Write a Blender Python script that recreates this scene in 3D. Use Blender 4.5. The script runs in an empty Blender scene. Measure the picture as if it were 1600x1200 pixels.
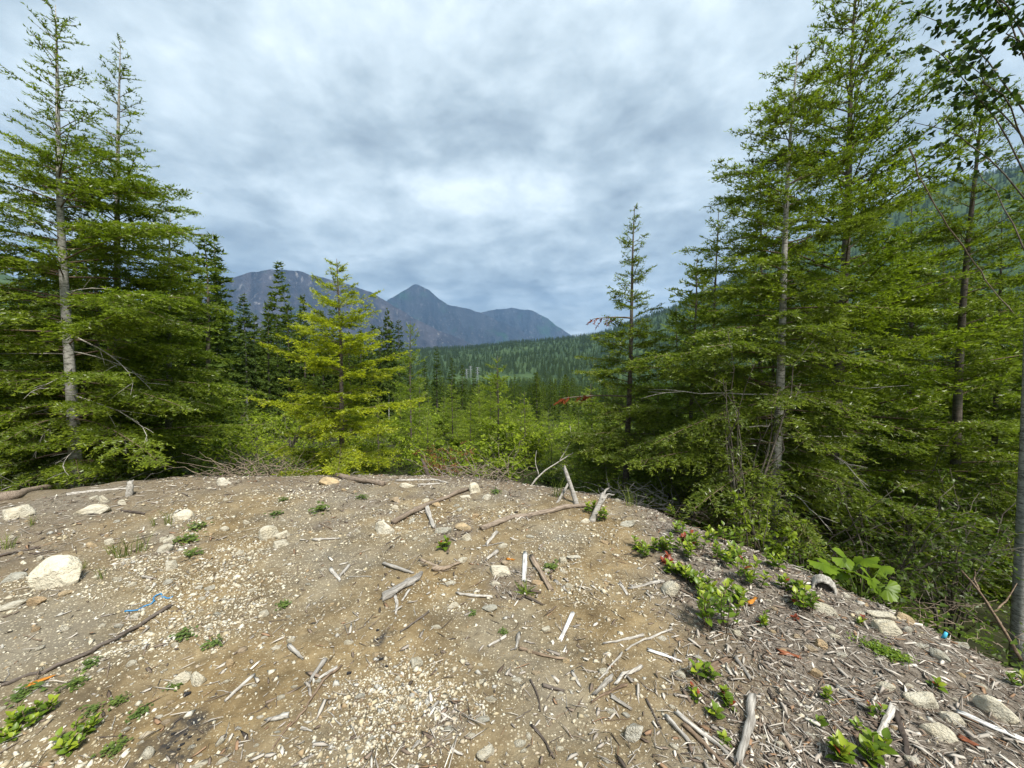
import bpy, math, random
import numpy as np
from mathutils import Vector, Matrix, Euler

random.seed(7)
R_ = math.radians
SC = bpy.context.scene
COL = SC.collection

# ------------------------------------------------------------------ camera
FPX, CAMZ, PITCH = 604.0, 1.6, R_(2.8)
cd = bpy.data.cameras.new('camera'); cam = bpy.data.objects.new('camera', cd); COL.objects.link(cam)
cd.sensor_width = 36; cd.lens = FPX / 1600 * 36; cd.clip_start = 0.05; cd.clip_end = 40000
cam.location = (0, 0, CAMZ); cam.rotation_euler = (math.pi / 2 - PITCH, 0, 0)
SC.camera = cam

# ------------------------------------------------------------------ world: grey overcast deck over a Nishita sky
SUN_EL, SUN_AZ = 55, 150          # azimuth measured from +Y (view direction) towards +X
w = bpy.data.worlds.new('World'); SC.world = w; w.use_nodes = True
nt = w.node_tree; N = nt.nodes; LK = nt.links; N.clear()
def nd(t, **k):
    n = N.new(t)
    for a, b in k.items(): setattr(n, a, b)
    return n
def wmath(op, a, b=None, c=None):
    n = nd('ShaderNodeMath', operation=op)
    for i, v in enumerate((a, b, c)):
        if v is None: continue
        if isinstance(v, (int, float)): n.inputs[i].default_value = v
        else: LK.new(v, n.inputs[i])
    return n.outputs[0]
tc = nd('ShaderNodeTexCoord'); sp = nd('ShaderNodeSeparateXYZ'); LK.new(tc.outputs['Generated'], sp.inputs[0])
zz = wmath('ADD', wmath('MAXIMUM', sp.outputs[2], 0.0), 0.24)
cb = nd('ShaderNodeCombineXYZ')
LK.new(wmath('DIVIDE', sp.outputs[0], zz), cb.inputs[0]); LK.new(wmath('DIVIDE', sp.outputs[1], zz), cb.inputs[1])
cb.inputs[2].default_value = 3.7
def wnoise(scale, detail, rough, dist, off):
    m = nd('ShaderNodeMapping'); m.inputs['Location'].default_value = off; LK.new(cb.outputs[0], m.inputs[0])
    n = nd('ShaderNodeTexNoise'); n.inputs['Scale'].default_value = scale; n.inputs['Detail'].default_value = detail
    n.inputs['Roughness'].default_value = rough; n.inputs['Distortion'].default_value = dist
    LK.new(m.outputs[0], n.inputs['Vector']); return n.outputs[0]
big = wnoise(0.9, 2, .5, .2, (1.3, 4.2, 0)); mid = wnoise(2.7, 8, .57, .2, (8.1, 2.0, 0)); fine = wnoise(9.5, 6, .6, .2, (0, 9.3, 1))
cv = wmath('ADD', wmath('ADD', wmath('MULTIPLY', big, .40), wmath('MULTIPLY', mid, .55)), wmath('MULTIPLY', fine, .15))
rp = nd('ShaderNodeValToRGB'); LK.new(cv, rp.inputs[0]); el = rp.color_ramp.elements
el[0].position = .41; el[0].color = (.142, .176, .202, 1); el[1].position = .74; el[1].color = (.60, .655, .68, 1)
for p_, c_ in ((.48, (.198, .240, .268)), (.55, (.282, .336, .364)), (.63, (.408, .468, .495))):
    e = el.new(p_); e.color = (*c_, 1)
sky = nd('ShaderNodeTexSky', sky_type='NISHITA'); sky.sun_disc = False
sky.sun_elevation = R_(SUN_EL); sky.sun_rotation = R_(SUN_AZ)
sc10 = nd('ShaderNodeVectorMath', operation='SCALE'); sc10.inputs['Scale'].default_value = 10.0; LK.new(rp.outputs[0], sc10.inputs[0])
mx = nd('ShaderNodeMixRGB'); mx.inputs[0].default_value = .94; LK.new(sky.outputs[0], mx.inputs[1]); LK.new(sc10.outputs[0], mx.inputs[2])
bg = nd('ShaderNodeBackground'); bg.inputs[1].default_value = .0425; LK.new(mx.outputs[0], bg.inputs[0])
wo = nd('ShaderNodeOutputWorld'); LK.new(bg.outputs[0], wo.inputs[0])
w.cycles.sampling_method = 'MANUAL'; w.cycles.sample_map_resolution = 512

# ------------------------------------------------------------------ sun behind thin cloud
sl = bpy.data.lights.new('sun', 'SUN'); sl.energy = 1.5; sl.angle = R_(14); sl.color = (1, .955, .88)
so = bpy.data.objects.new('sun', sl); COL.objects.link(so)
_sd = Vector((math.sin(R_(SUN_AZ)) * math.cos(R_(SUN_EL)), math.cos(R_(SUN_AZ)) * math.cos(R_(SUN_EL)), math.sin(R_(SUN_EL))))
so.rotation_euler = _sd.to_track_quat('Z', 'Y').to_euler()

vs = SC.view_settings; vs.view_transform = 'Standard'; vs.look = 'None'; vs.exposure = 2.32; vs.gamma = 1; vs.use_curve_mapping = False
cy = SC.cycles; cy.max_bounces = 5; cy.diffuse_bounces = 3; cy.glossy_bounces = 2; cy.transmission_bounces = 3; cy.volume_bounces = 0
cy.transparent_max_bounces = 6; cy.use_denoising = True; cy.caustics_reflective = False; cy.caustics_refractive = False

# ------------------------------------------------------------------ helpers: noise, pixels, terrain
def _hash(ix, iy, s):
    n = (ix.astype(np.int64) * 374761393 + iy.astype(np.int64) * 668265263 + s * 1442695041) & 0x7fffffff
    n = ((n ^ (n >> 13)) * 1274126177) & 0x7fffffff
    return ((n ^ (n >> 16)) & 0xffffff) / float(0xffffff)
def vnoise(x, y, s=0):
    x = np.asarray(x, float); y = np.asarray(y, float)
    ix = np.floor(x); iy = np.floor(y); fx = x - ix; fy = y - iy
    u = fx * fx * (3 - 2 * fx); v = fy * fy * (3 - 2 * fy)
    a = _hash(ix, iy, s); b = _hash(ix + 1, iy, s); c = _hash(ix, iy + 1, s); d = _hash(ix + 1, iy + 1, s)
    return a + (b - a) * u + (c - a) * v + (a - b - c + d) * u * v
def fbm(x, y, o=4, s=0, g=.5):
    t = 0; a = 1; n = 0
    for i in range(o):
        t = t + a * vnoise(x * 2 ** i, y * 2 ** i, s + i * 17); n += a; a *= g
    return t / n - .5
def sstep(a, b, x):
    t = np.clip((x - a) / (b - a), 0, 1); return t * t * (3 - 2 * t)
CP, SP = math.cos(PITCH), math.sin(PITCH)
def ray(px, py):
    a = (px - 800) / FPX; b = (600 - py) / FPX
    return np.array((a, CP + b * SP, -SP + b * CP))
def P(px, py, Y):
    r = ray(px, py); return np.array((0, 0, CAMZ)) + r * (Y / r[1])
EDGE = np.array([(-60, 3.0), (-14, 4.2), (-8, 4.75), (-6.4, 5.0), (-5.2, 5.45), (-3.5, 5.55), (-1.8, 5.6), (-.4, 5.5), (.45, 5.1), (1.0, 4.75), (1.5, 4.3),
                 (1.95, 3.65), (2.35, 2.95), (2.65, 2.2), (2.85, 1.4), (3.0, 0), (3.2, -3), (6, -12), (30, -60)], float)
def edge_d(x, y):
    x = np.asarray(x, float); y = np.asarray(y, float); best = np.full(x.shape, 1e9)
    for (x0, y0), (x1, y1) in zip(EDGE[:-1], EDGE[1:]):
        dx, dy = x1 - x0, y1 - y0; L2 = dx * dx + dy * dy
        t = np.clip(((x - x0) * dx + (y - y0) * dy) / L2, 0, 1)
        best = np.minimum(best, np.hypot(x - x0 - t * dx, y - y0 - t * dy))
    yl = np.interp(x, EDGE[:16, 0], EDGE[:16, 1], left=3.0, right=-1e3)      # inside: below the left-to-right part of the rim
    yl = np.where(x > 3.0, np.interp(x, EDGE[15:, 0], EDGE[15:, 1]), yl)
    return np.where(y < yl, -best, best)
_rt = [(-700, 400), (0, 430), (300, 530), (560, 556), (640, 549), (750, 543), (880, 531), (930, 526), (1000, 503), (1050, 486), (1100, 463), (1200, 415), (1300, 366), (1450, 306), (1600, 276), (2400, 260)]
RAZ = np.array([math.atan2(ray(p, q)[0], ray(p, q)[1]) for p, q in _rt]); REL = np.array([ray(p, q)[2] / math.hypot(*ray(p, q)[:2]) for p, q in _rt])
RDIST = 2300.0
def H(x, y):
    x = np.asarray(x, float); y = np.asarray(y, float)
    d = edge_d(x, y); r = np.hypot(x, y); az = np.arctan2(x, y)
    s = .26; spd = s * np.logaddexp(0, (d - .30) / s)
    side = sstep(.4, 3.0, x) * (1 - sstep(10, 40, r))
    B = .75 + 1.5 * side
    z = -B * (1 - np.exp(-spd * .62 / B))
    far = np.interp(d, [0, 4, 10, 20, 30, 60, 120, 250, 500, 900], [0, -.25, -1.0, -2.4, -4.0, -8.5, -16, -31, -48, -50])
    z = z + far - .05 * sstep(.6, 3.2, x) * np.clip(x - .6, 0, 3) * (d < 4)
    ridge = RDIST * np.interp(az, RAZ, REL) + 1.6
    up = sstep(650, RDIST, r) * (1 - sstep(RDIST, 5200, r) * .95)
    z = z + up * (ridge + 50)
    z = z + sstep(15, 60, r) * 1.2 * fbm(x / 14, y / 14, 3, 3) + sstep(150, 700, r) * (1 - .7 * sstep(1500, 2300, r)) * 34 * fbm(x / 260, y / 260, 4, 5)
    z = z + (.10 * fbm(x / 1.3, y / 1.3, 3, 11) + .055 * fbm(x / .33, y / .33, 3, 12)) * (1 - sstep(25, 60, r))
    z = z + np.where(r < 12, .028 * fbm(x / .085, y / .085, 3, 13), 0)
    return z
def h1(x, y): return float(H(np.array([x]), np.array([y]))[0])
_ts = np.concatenate([np.linspace(1.2, 14, 1400)])
def G(px, py):
    """where the line of sight meets the ground of the clearing"""
    r = ray(px, py); pts = np.array((0, 0, CAMZ)) + _ts[:, None] * r
    below = pts[:, 2] < H(pts[:, 0], pts[:, 1])
    i = int(np.argmax(below)) if below.any() else len(_ts) - 1
    return np.array((pts[i, 0], pts[i, 1], h1(pts[i, 0], pts[i, 1]))), float(_ts[i])

# ------------------------------------------------------------------ helpers: objects
def setp(o, label=None, cat=None, group=None, kind=None):
    if label: o['label'] = label
    if cat: o['category'] = cat
    if group: o['group'] = group
    if kind: o['kind'] = kind
    return o
def mesh(name, V, Fc, mats=(), mi=None, tint=None, smooth=False, col=None):
    V = np.asarray(V, np.float32); Fc = np.asarray(Fc, np.int32)
    me = bpy.data.meshes.new(name); n = len(Fc); k = Fc.shape[1]
    me.vertices.add(len(V)); me.vertices.foreach_set('co', V.ravel())
    me.loops.add(n * k); me.loops.foreach_set('vertex_index', Fc.ravel())
    me.polygons.add(n); me.polygons.foreach_set('loop_start', np.arange(0, n * k, k, dtype=np.int32))
    if mi is not None: me.polygons.foreach_set('material_index', np.asarray(mi, np.int32))
    if smooth: me.polygons.foreach_set('use_smooth', np.ones(n, bool))
    for m in mats: me.materials.append(m)
    if tint is not None:
        a = me.attributes.new('tint', 'FLOAT', 'POINT'); a.data.foreach_set('value', np.asarray(tint, np.float32))
    if col is not None:
        a = me.attributes.new('col', 'FLOAT_COLOR', 'POINT'); a.data.foreach_set('color', np.concatenate([col, np.ones((len(V), 1))], 1).astype(np.float32).ravel())
    me.update(calc_edges=True); me.validate()
    return me
def ob(name, data, parent=None, loc=(0, 0, 0), rot=None, scale=None):
    o = bpy.data.objects.new(name, data); COL.objects.link(o); o.location = loc
    if rot is not None: o.rotation_euler = rot
    if scale is not None: o.scale = scale if hasattr(scale, '__len__') else (scale,) * 3
    if parent is not None: o.parent = parent
    return o
def norm(v): return v / (np.linalg.norm(v, axis=-1, keepdims=True) + 1e-9)
def tube(pts, rad, n=6, flat=1.0, closed=True):
    """tapered tube along a polyline: vertices, triangles"""
    pts = np.asarray(pts, float); rad = np.asarray(rad, float); k = len(pts)
    T = norm(np.gradient(pts, axis=0)); ref = np.array((0, 0, 1.0)) if abs(T[:, 2]).mean() < .8 else np.array((1.0, 0, 0))
    B = norm(np.cross(T, ref)); C = np.cross(B, T)
    a = np.linspace(0, 2 * np.pi, n, endpoint=False)
    V = pts[:, None] + rad[:, None, None] * (B[:, None] * np.cos(a)[None, :, None] + flat * C[:, None] * np.sin(a)[None, :, None])
    V = V.reshape(-1, 3); i = np.arange(k - 1)[:, None] * n; j = np.arange(n)[None]; jn = (j + 1) % n
    q = np.stack([i + j, i + jn, i + n + jn, i + n + j], -1).reshape(-1, 4)
    Fc = np.concatenate([q[:, [0, 1, 2]], q[:, [0, 2, 3]]])
    if closed:
        V = np.concatenate([V, pts[:1], pts[-1:]]); c0, c1 = k * n, k * n + 1; j = np.arange(n); jn = (j + 1) % n
        Fc = np.concatenate([Fc, np.stack([jn, j, np.full(n, c0)], -1), np.stack([(k - 1) * n + j, (k - 1) * n + jn, np.full(n, c1)], -1)])
    return V, Fc
def join(parts):
    Vs, Fs, o = [], [], 0
    for V, Fc in parts: Vs.append(V); Fs.append(Fc + o); o += len(V)
    return np.concatenate(Vs), np.concatenate(Fs)

# ------------------------------------------------------------------ materials
class M_:
    def __init__(s, name):
        s.m = bpy.data.materials.new(name); s.m.use_nodes = True; s.t = s.m.node_tree; s.t.nodes.clear()
        s.out = s.n('ShaderNodeOutputMaterial')
    def n(s, t, ins=None, **k):
        x = s.t.nodes.new(t)
        for a, b in k.items(): setattr(x, a, b)
        for a, b in (ins or {}).items(): s.put(x.inputs[a], b)
        return x
    def put(s, i, v):
        if isinstance(v, bpy.types.NodeSocket): s.t.links.new(v, i)
        elif hasattr(v, '__len__') and len(v) == 3 and i.type == 'RGBA': i.default_value = (*v, 1)
        else: i.default_value = v
    def math(s, op, a, b=0.0, clamp=False):
        x = s.n('ShaderNodeMath', {0: a, 1: b}, operation=op, use_clamp=clamp); return x.outputs[0]
    def mix(s, f, a, b, mode='MIX'):
        return s.n('ShaderNodeMixRGB', {0: f, 1: a, 2: b}, blend_type=mode).outputs[0]
    def noise(s, vec, scale, detail=4, rough=.55, dist=0):
        x = s.n('ShaderNodeTexNoise', {'Scale': scale, 'Detail': detail, 'Roughness': rough, 'Distortion': dist})
        if vec is not None: s.put(x.inputs['Vector'], vec)
        return x.outputs[0]
    def ramp(s, f, stops):
        x = s.n('ShaderNodeValToRGB', {0: f}); e = x.color_ramp.elements
        e[0].position, e[0].color = stops[0][0], (*stops[0][1], 1); e[1].position, e[1].color = stops[-1][0], (*stops[-1][1], 1)
        for p, c in stops[1:-1]: q = e.new(p); q.color = (*c, 1)
        return x.outputs[0]
    def rng(s, v, a, b, c=0, d=1):
        return s.n('ShaderNodeMapRange', {0: v, 1: a, 2: b, 3: c, 4: d}).outputs[0]
    def obj(s): return s.n('ShaderNodeTexCoord').outputs['Object']
    def scale(s, vec, sc): return s.n('ShaderNodeMapping', {0: vec, 3: sc}).outputs[0]
    def rnd(s): return s.n('ShaderNodeObjectInfo').outputs['Random']
    def attr(s, name, o='Fac'): return s.n('ShaderNodeAttribute', attribute_name=name).outputs[o]
    def bump(s, h, st=.3, d=.01): return s.n('ShaderNodeBump', {'Strength': st, 'Distance': d, 'Height': h}).outputs[0]
    def surf(s, x): s.t.links.new(x, s.out.inputs[0]); return s.m
    def pbr(s, col, rough=.9, spec=.2, nrm=None):
        b = s.n('ShaderNodeBsdfPrincipled', {'Base Color': col, 'Roughness': rough, 'Specular IOR Level': spec})
        if nrm is not None: s.put(b.inputs['Normal'], nrm)
        return s.surf(b.outputs[0])
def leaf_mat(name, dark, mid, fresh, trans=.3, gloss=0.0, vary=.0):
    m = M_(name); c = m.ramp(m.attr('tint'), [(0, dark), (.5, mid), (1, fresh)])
    if vary:
        c = m.mix(m.rng(m.rnd(), 0, 1, 0, vary), c, m.mix(1.0, c, (1.25, 1.12, .7), 'MULTIPLY'))
    d = m.n('ShaderNodeBsdfDiffuse', {0: c}).outputs[0]
    tcol = m.mix(1.0, c, (1.15, 1.25, .55), 'MULTIPLY')
    t = m.n('ShaderNodeBsdfTranslucent', {0: tcol}).outputs[0]
    s = m.n('ShaderNodeMixShader', {0: trans, 1: d, 2: t}).outputs[0]
    if gloss:
        g = m.n('ShaderNodeBsdfGlossy', {0: (1, 1, 1), 'Roughness': .38}).outputs[0]
        s = m.n('ShaderNodeMixShader', {0: gloss, 1: s, 2: g}).outputs[0]
    return m.surf(s)
def bark_mat(name, a, b, band=True, sc=1.0):
    m = M_(name); v = m.obj()
    f = m.noise(m.scale(v, (8 * sc, 8 * sc, 24 * sc) if band else (30 * sc, 30 * sc, 6 * sc)), 1.6, 8, .7, .8)
    g = m.noise(v, 7 * sc, 3)
    c = m.mix(m.rng(f, .36, .56), b, a); c = m.mix(m.rng(g, .5, .75, 0, .55), c, (.16, .17, .13))
    return m.pbr(c, .9, .15, m.bump(f, .7, .012))
MT = {}
MT['fir'] = leaf_mat('fir_needles', (.080, .122, .014), (.182, .242, .021), (.38, .45, .04), .48, .02)
MT['fir_yellow'] = leaf_mat('yellow_fir_needles', (.105, .142, .011), (.295, .345, .018), (.57, .60, .032), .48, .02)
MT['hemlock'] = leaf_mat('hemlock_needles', (.080, .118, .016), (.172, .225, .026), (.35, .42, .05), .48, .02)
MT['sapling'] = leaf_mat('sapling_needles', (.09, .14, .016), (.22, .30, .03), (.42, .51, .055), .48, .02, .5)
MT['conifer'] = leaf_mat('dark_conifer_needles', (.042, .070, .020), (.086, .132, .034), (.17, .235, .05), .32, 0, 1.0)
MT['valley'] = leaf_mat('valley_conifer_needles', (.050, .082, .022), (.105, .158, .036), (.21, .285, .055), .34, 0, 1.0)
MT['dead_needles'] = leaf_mat('dead_red_needles', (.11, .025, .012), (.22, .055, .025), (.32, .11, .04), .2)
MT['shrub'] = leaf_mat('shrub_leaves', (.038, .066, .010), (.085, .135, .016), (.18, .26, .028), .45, .02, .3)
MT['shrub_bright'] = leaf_mat('bright_shrub_leaves', (.085, .135, .015), (.20, .275, .026), (.38, .46, .055), .45, .01, .6)
MT['willow'] = leaf_mat('willow_leaves', (.055, .085, .016), (.12, .165, .03), (.23, .29, .075), .42, .03)
MT['alder'] = leaf_mat('alder_leaves', (.016, .034, .010), (.040, .070, .014), (.10, .16, .03), .36, .015)
MT['salal'] = leaf_mat('glossy_leaf', (.045, .085, .012), (.12, .19, .018), (.30, .36, .03), .3, .02)
MT['lobed'] = leaf_mat('lobed_leaf', (.06, .11, .012), (.11, .175, .015), (.17, .25, .02), .3, .01)
MT['weed'] = leaf_mat('weed_leaf', (.055, .09, .026), (.095, .145, .036), (.17, .23, .05), .3, .02, .4)
MT['grass'] = leaf_mat('grass_blade', (.06, .09, .02), (.13, .18, .035), (.26, .27, .09), .35)
MT['red_leaf'] = leaf_mat('red_leaf', (.10, .02, .014), (.20, .04, .02), (.30, .10, .03), .25, .02)
MT['bark_grey'] = bark_mat('pale_grey_bark', (.40, .39, .36), (.085, .08, .07))
MT['bark_dark'] = bark_mat('dark_bark', (.13, .11, .09), (.04, .033, .028))
MT['twig_wood'] = M_('twig_wood').pbr((.13, .095, .065), .9)
def wood_mat(name, stops, mottled=.5):
    m = M_(name); v = m.obj(); r = m.rnd()
    off = m.n('ShaderNodeVectorMath', {0: v, 1: m.n('ShaderNodeCombineXYZ', {0: m.math('MULTIPLY', r, 37.0), 1: m.math('MULTIPLY', r, 11.0), 2: 0.0}).outputs[0]}, operation='ADD').outputs[0]
    c = m.ramp(r, stops)
    g = m.noise(m.scale(off, (8, 120, 120)), 1.0, 5, .65); s = m.noise(off, 22, 4)
    c = m.mix(m.rng(g, .40, .62, 0, .85), c, m.mix(1, c, (.30, .28, .26), 'MULTIPLY'))
    c = m.mix(m.rng(s, .55, .72, 0, mottled), c, (.12, .095, .07))
    return m.pbr(c, .88, .15, m.bump(g, .6, .004))
MT['wood_pale'] = wood_mat('weathered_wood', [(0, (.32, .30, .27)), (.5, (.43, .41, .37)), (1, (.54, .51, .46))], .35)
MT['wood_brown'] = wood_mat('brown_wood', [(0, (.18, .125, .085)), (.5, (.27, .20, .14)), (1, (.36, .29, .22))])
MT['wood_log'] = wood_mat('log_bark', [(0, (.25, .20, .155)), (1, (.33, .27, .215))], .7)
MT['wood_dark'] = wood_mat('dark_wood', [(0, (.085, .068, .058)), (1, (.16, .135, .115))])
MT['wood_red'] = wood_mat('reddish_bark', [(0, (.20, .065, .035)), (1, (.30, .11, .055))])
MT['board'] = wood_mat('bleached_board', [(0, (.66, .66, .64)), (1, (.72, .71, .69))], .15)
MT['orange_wood'] = wood_mat('orange_wood', [(0, (.52, .20, .03)), (1, (.58, .24, .04))], .1)
def stone_mat(name, stops, mott=(.30, .25, .16)):
    m = M_(name); v = m.obj(); r = m.rnd()
    off = m.n('ShaderNodeVectorMath', {0: v, 1: m.n('ShaderNodeCombineXYZ', {0: m.math('MULTIPLY', r, 57.0), 1: m.math('MULTIPLY', r, 23.0), 2: 0.0}).outputs[0]}, operation='ADD').outputs[0]
    c = m.ramp(r, stops); n1 = m.noise(off, 2.2, 6, .62); n2 = m.noise(off, 9, 5, .6)
    c = m.mix(m.rng(n1, .46, .68, 0, .7), c, mott); c = m.mix(m.rng(n2, .58, .80, 0, .3), c, (.24, .21, .155))
    ck = m.n('ShaderNodeTexVoronoi', {'Vector': m.n('ShaderNodeVectorMath', {0: off, 1: m.n('ShaderNodeTexNoise', {'Vector': off, 'Scale': 3.0}).outputs['Color']}, operation='ADD').outputs[0], 'Scale': 1.15}, feature='DISTANCE_TO_EDGE').outputs['Distance']
    c = m.mix(m.math('MULTIPLY', m.rng(ck, 0, .02, .5, 0), m.rng(n1, .45, .6)), c, (.16, .135, .10)); n2 = m.math('ADD', n2, m.math('MULTIPLY', m.rng(ck, 0, .05, 0, .35), m.rng(n1, .45, .6)))
    nz = m.n('ShaderNodeSeparateXYZ', {0: m.n('ShaderNodeNewGeometry').outputs['Normal']}).outputs[2]
    return m.pbr(c, .92, .15, m.bump(n2, .8, .03))
MT['stone'] = stone_mat('pale_stone', [(0, (.56, .515, .40)), (.35, (.61, .565, .45)), (.7, (.51, .475, .38)), (1, (.64, .605, .51))], (.43, .37, .25))
MT['stone_tan'] = stone_mat('tan_stone', [(0, (.42, .30, .18)), (.5, (.50, .38, .22)), (1, (.40, .32, .23))])
MT['stone_grey'] = stone_mat('grey_stone', [(0, (.38, .37, .31)), (1, (.50, .48, .41))])
MT['charcoal'] = M_('charcoal').pbr((.018, .018, .02), .8, .3)
MT['blue_plastic'] = M_('blue_plastic').pbr((.035, .19, .38), .45, .4)
MT['cyan_plastic'] = M_('cyan_plastic').pbr((.07, .42, .60), .45, .4)
m = M_('pebbles'); v = m.obj(); MT['pebble'] = m.pbr(m.mix(m.rng(m.noise(v, 60, 3), .5, .75, 0, .5), m.attr('col', 'Color'), (.30, .24, .15)), .92, .15)
m = M_('litter'); MT['litter'] = m.pbr(m.attr('col', 'Color'), .92, .12)

# ground: stony ochre dirt, wood litter on the bank, forest floor beyond
m = M_('ground'); v = m.obj()
n0 = m.noise(v, .8, 4); n1 = m.noise(v, 3.1, 5, .6); n2 = m.noise(v, 21, 6, .68); n3 = m.noise(v, 95, 4, .65)
vor = m.n('ShaderNodeTexVoronoi', {'Scale': 62.0, 'Vector': v}); vd = vor.outputs['Distance']; vc = m.n('ShaderNodeSeparateColor', {0: vor.outputs['Color']}).outputs[0]
vor2 = m.n('ShaderNodeTexVoronoi', {'Scale': 150.0, 'Vector': v}); vc2 = m.n('ShaderNodeSeparateColor', {0: vor2.outputs['Color']}).outputs[0]
dirt = m.ramp(n1, [(.28, (.115, .094, .062)), (.50, (.200, .162, .102)), (.70, (.285, .236, .152))])
dirt = m.mix(m.rng(n2, .38, .66, .0, .7), dirt, m.mix(1, dirt, (.58, .55, .52), 'MULTIPLY'))
dirt = m.mix(m.rng(n0, .40, .55, 1, 0), dirt, m.mix(1, dirt, (1.10, 1.0, .82), 'MULTIPLY'))
dirt = m.mix(m.rng(n0, .52, .66, 0, .6), dirt, (.19, .172, .138))
ash = m.attr('ash'); dirt = m.mix(m.math('MULTIPLY', ash, m.rng(n2, .35, .6, .3, 1)), dirt, (.035, .034, .034))
g1 = m.math('MULTIPLY', m.math('LESS_THAN', vd, .34), m.math('GREATER_THAN', vc, m.rng(n0, .35, .62, .95, .60)))
peb = m.mix(vc, (.40, .33, .20), (.60, .54, .40))
dirt = m.mix(m.math('MULTIPLY', g1, .55), dirt, peb)
g2 = m.math('MULTIPLY', m.math('LESS_THAN', vor2.outputs['Distance'], .38), m.math('GREATER_THAN', vc2, .80))
dirt = m.mix(m.math('MULTIPLY', g2, .5), dirt, (.44, .39, .28))
lit = m.attr('litter'); litc = m.ramp(n2, [(.30, (.050, .040, .031)), (.5, (.120, .100, .078)), (.68, (.23, .20, .165))])
litc = m.mix(m.rng(n3, .45, .7, 0, .6), litc, (.31, .275, .23))
c = m.mix(lit, dirt, litc)
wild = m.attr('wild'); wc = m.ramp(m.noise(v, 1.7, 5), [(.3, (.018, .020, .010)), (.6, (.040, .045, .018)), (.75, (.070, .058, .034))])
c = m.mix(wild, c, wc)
far = m.attr('far'); fc = m.ramp(m.noise(v, .012, 4), [(.35, (.030, .055, .018)), (.65, (.060, .095, .030))])
cl = m.attr('clear'); fc = m.mix(m.math('MULTIPLY', cl, m.rng(m.noise(v, .045, 4), .35, .6)), fc, m.mix(m.noise(v, .1, 4), (.045, .08, .024), (.09, .135, .04)))
c = m.mix(far, c, fc)
hb = m.math('ADD', m.math('MULTIPLY', n2, 1.0), m.math('ADD', m.math('MULTIPLY', n3, .45), m.math('MULTIPLY', g1, .25)))
MT['ground'] = m.pbr(c, .95, .1, m.bump(hb, .75, .02))

# ------------------------------------------------------------------ the ground: one sheet from the camera's feet to the mountains
CLEAR_PX = [(690, 572, 60), (835, 570, 70), (770, 585, 40)]
def litter_mask(x, y):
    b = x - (.42 + .17 * y) + .75 * fbm(x / .9, y / .9, 3, 21)
    a = sstep(-.15, .55, b)
    crest = sstep(4.3, 5.2, y + .8 * fbm(x / .8, y / .8, 3, 22)) * .55
    left = sstep(-3.1, -4.6, x + .9 * fbm(x, y, 3, 23)) * .5
    blot = sstep(.10, .26, fbm(x / .55, y / .55, 3, 24)) * .6
    return np.clip(np.maximum.reduce([a, crest, left, blot]), 0, 1)
def clear_mask(x, y):
    r = np.hypot(x, y); az = np.arctan2(x, y)
    az0, az1 = math.atan2(-170, 604), math.atan2(45, 604)
    band = sstep(900, 940, r) * (1 - sstep(1030, 1110, r)) * sstep(az0, az0 + .02, az) * (1 - sstep(az1 - .03, az1, az))
    return band * sstep(-.14, -.02, fbm(x / 170, y / 170, 3, 31) + .05)
def build_ground():
    rr = [0.25]
    while rr[-1] < 14000: rr.append(rr[-1] * (1.0118 if rr[-1] < 9 else 1.02 if rr[-1] < 400 else 1.03))
    rr = np.array(rr)
    az = np.concatenate([np.linspace(-1.12, 1.12, 180), np.linspace(1.12, 2 * np.pi - 1.12, 42)[1:-1]])
    A, Rr = np.meshgrid(az, rr); x = (Rr * np.sin(A)).ravel(); y = (Rr * np.cos(A)).ravel(); z = H(x, y)
    n = len(az); i = np.arange(len(rr) - 1)[:, None] * n; j = np.arange(n)[None]; jn = (j + 1) % n
    q = np.stack([i + j, i + n + j, i + n + jn, i + jn], -1).reshape(-1, 4)
    me = mesh('ground', np.stack([x, y, z], 1), q, [MT['ground']], smooth=True)
    d = edge_d(x, y); r = np.hypot(x, y)
    ash = 0
    for px, py, rr_ in ((280, 1158, .17), (598, 1000, .10), (595, 1038, .07), (300, 1130, .08)):
        c_ = G(px, py)[0]; ash = np.maximum(ash, 1 - sstep(.3, 1.0, np.hypot(x - c_[0], y - c_[1]) / rr_ + 1.1 * fbm(x / .06, y / .06, 3, 51)))
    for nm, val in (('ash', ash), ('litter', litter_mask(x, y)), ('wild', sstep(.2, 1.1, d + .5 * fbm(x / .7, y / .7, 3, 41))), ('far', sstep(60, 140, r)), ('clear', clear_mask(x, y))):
        a = me.attributes.new(nm, 'FLOAT', 'POINT'); a.data.foreach_set('value', val.astype(np.float32))
    setp(ob('ground', me), 'stony ochre clearing falling away to the forested valley', kind='structure')
build_ground()

# ------------------------------------------------------------------ mountains
def mountain_mat(name, a, b, rock, green):
    m = M_(name); v = m.obj()
    n1 = m.noise(v, .0016, 6, .62, .6); n2 = m.noise(v, .008, 6, .68); n3 = m.noise(m.scale(v, (1, 1, .25)), .02, 4, .6)
    c = m.mix(m.math('ADD', m.math('MULTIPLY', m.rng(n2, .35, .68), .45), m.math('MULTIPLY', m.rng(m.attr('tint'), .25, .8), .6), True), a, b)
    c = m.mix(m.rng(n1, .54, .66, 0, .85), c, green)
    c = m.mix(m.math('MULTIPLY', m.rng(n3, .56, .68, 0, 1), m.rng(m.noise(v, .0035, 4), .46, .58, 0, .8)), c, rock)
    return m.pbr(c, .95, .05, m.bump(m.math('ADD', n2, m.math('MULTIPLY', n3, .6)), 1.0, 60))
MT['mtn_a'] = mountain_mat('burnt_slope', (.016, .017, .024), (.075, .066, .072), (.26, .245, .24), (.022, .042, .024))
MT['mtn_b'] = mountain_mat('peak_slope', (.009, .013, .020), (.044, .046, .054), (.15, .145, .15), (.018, .055, .026))
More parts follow.
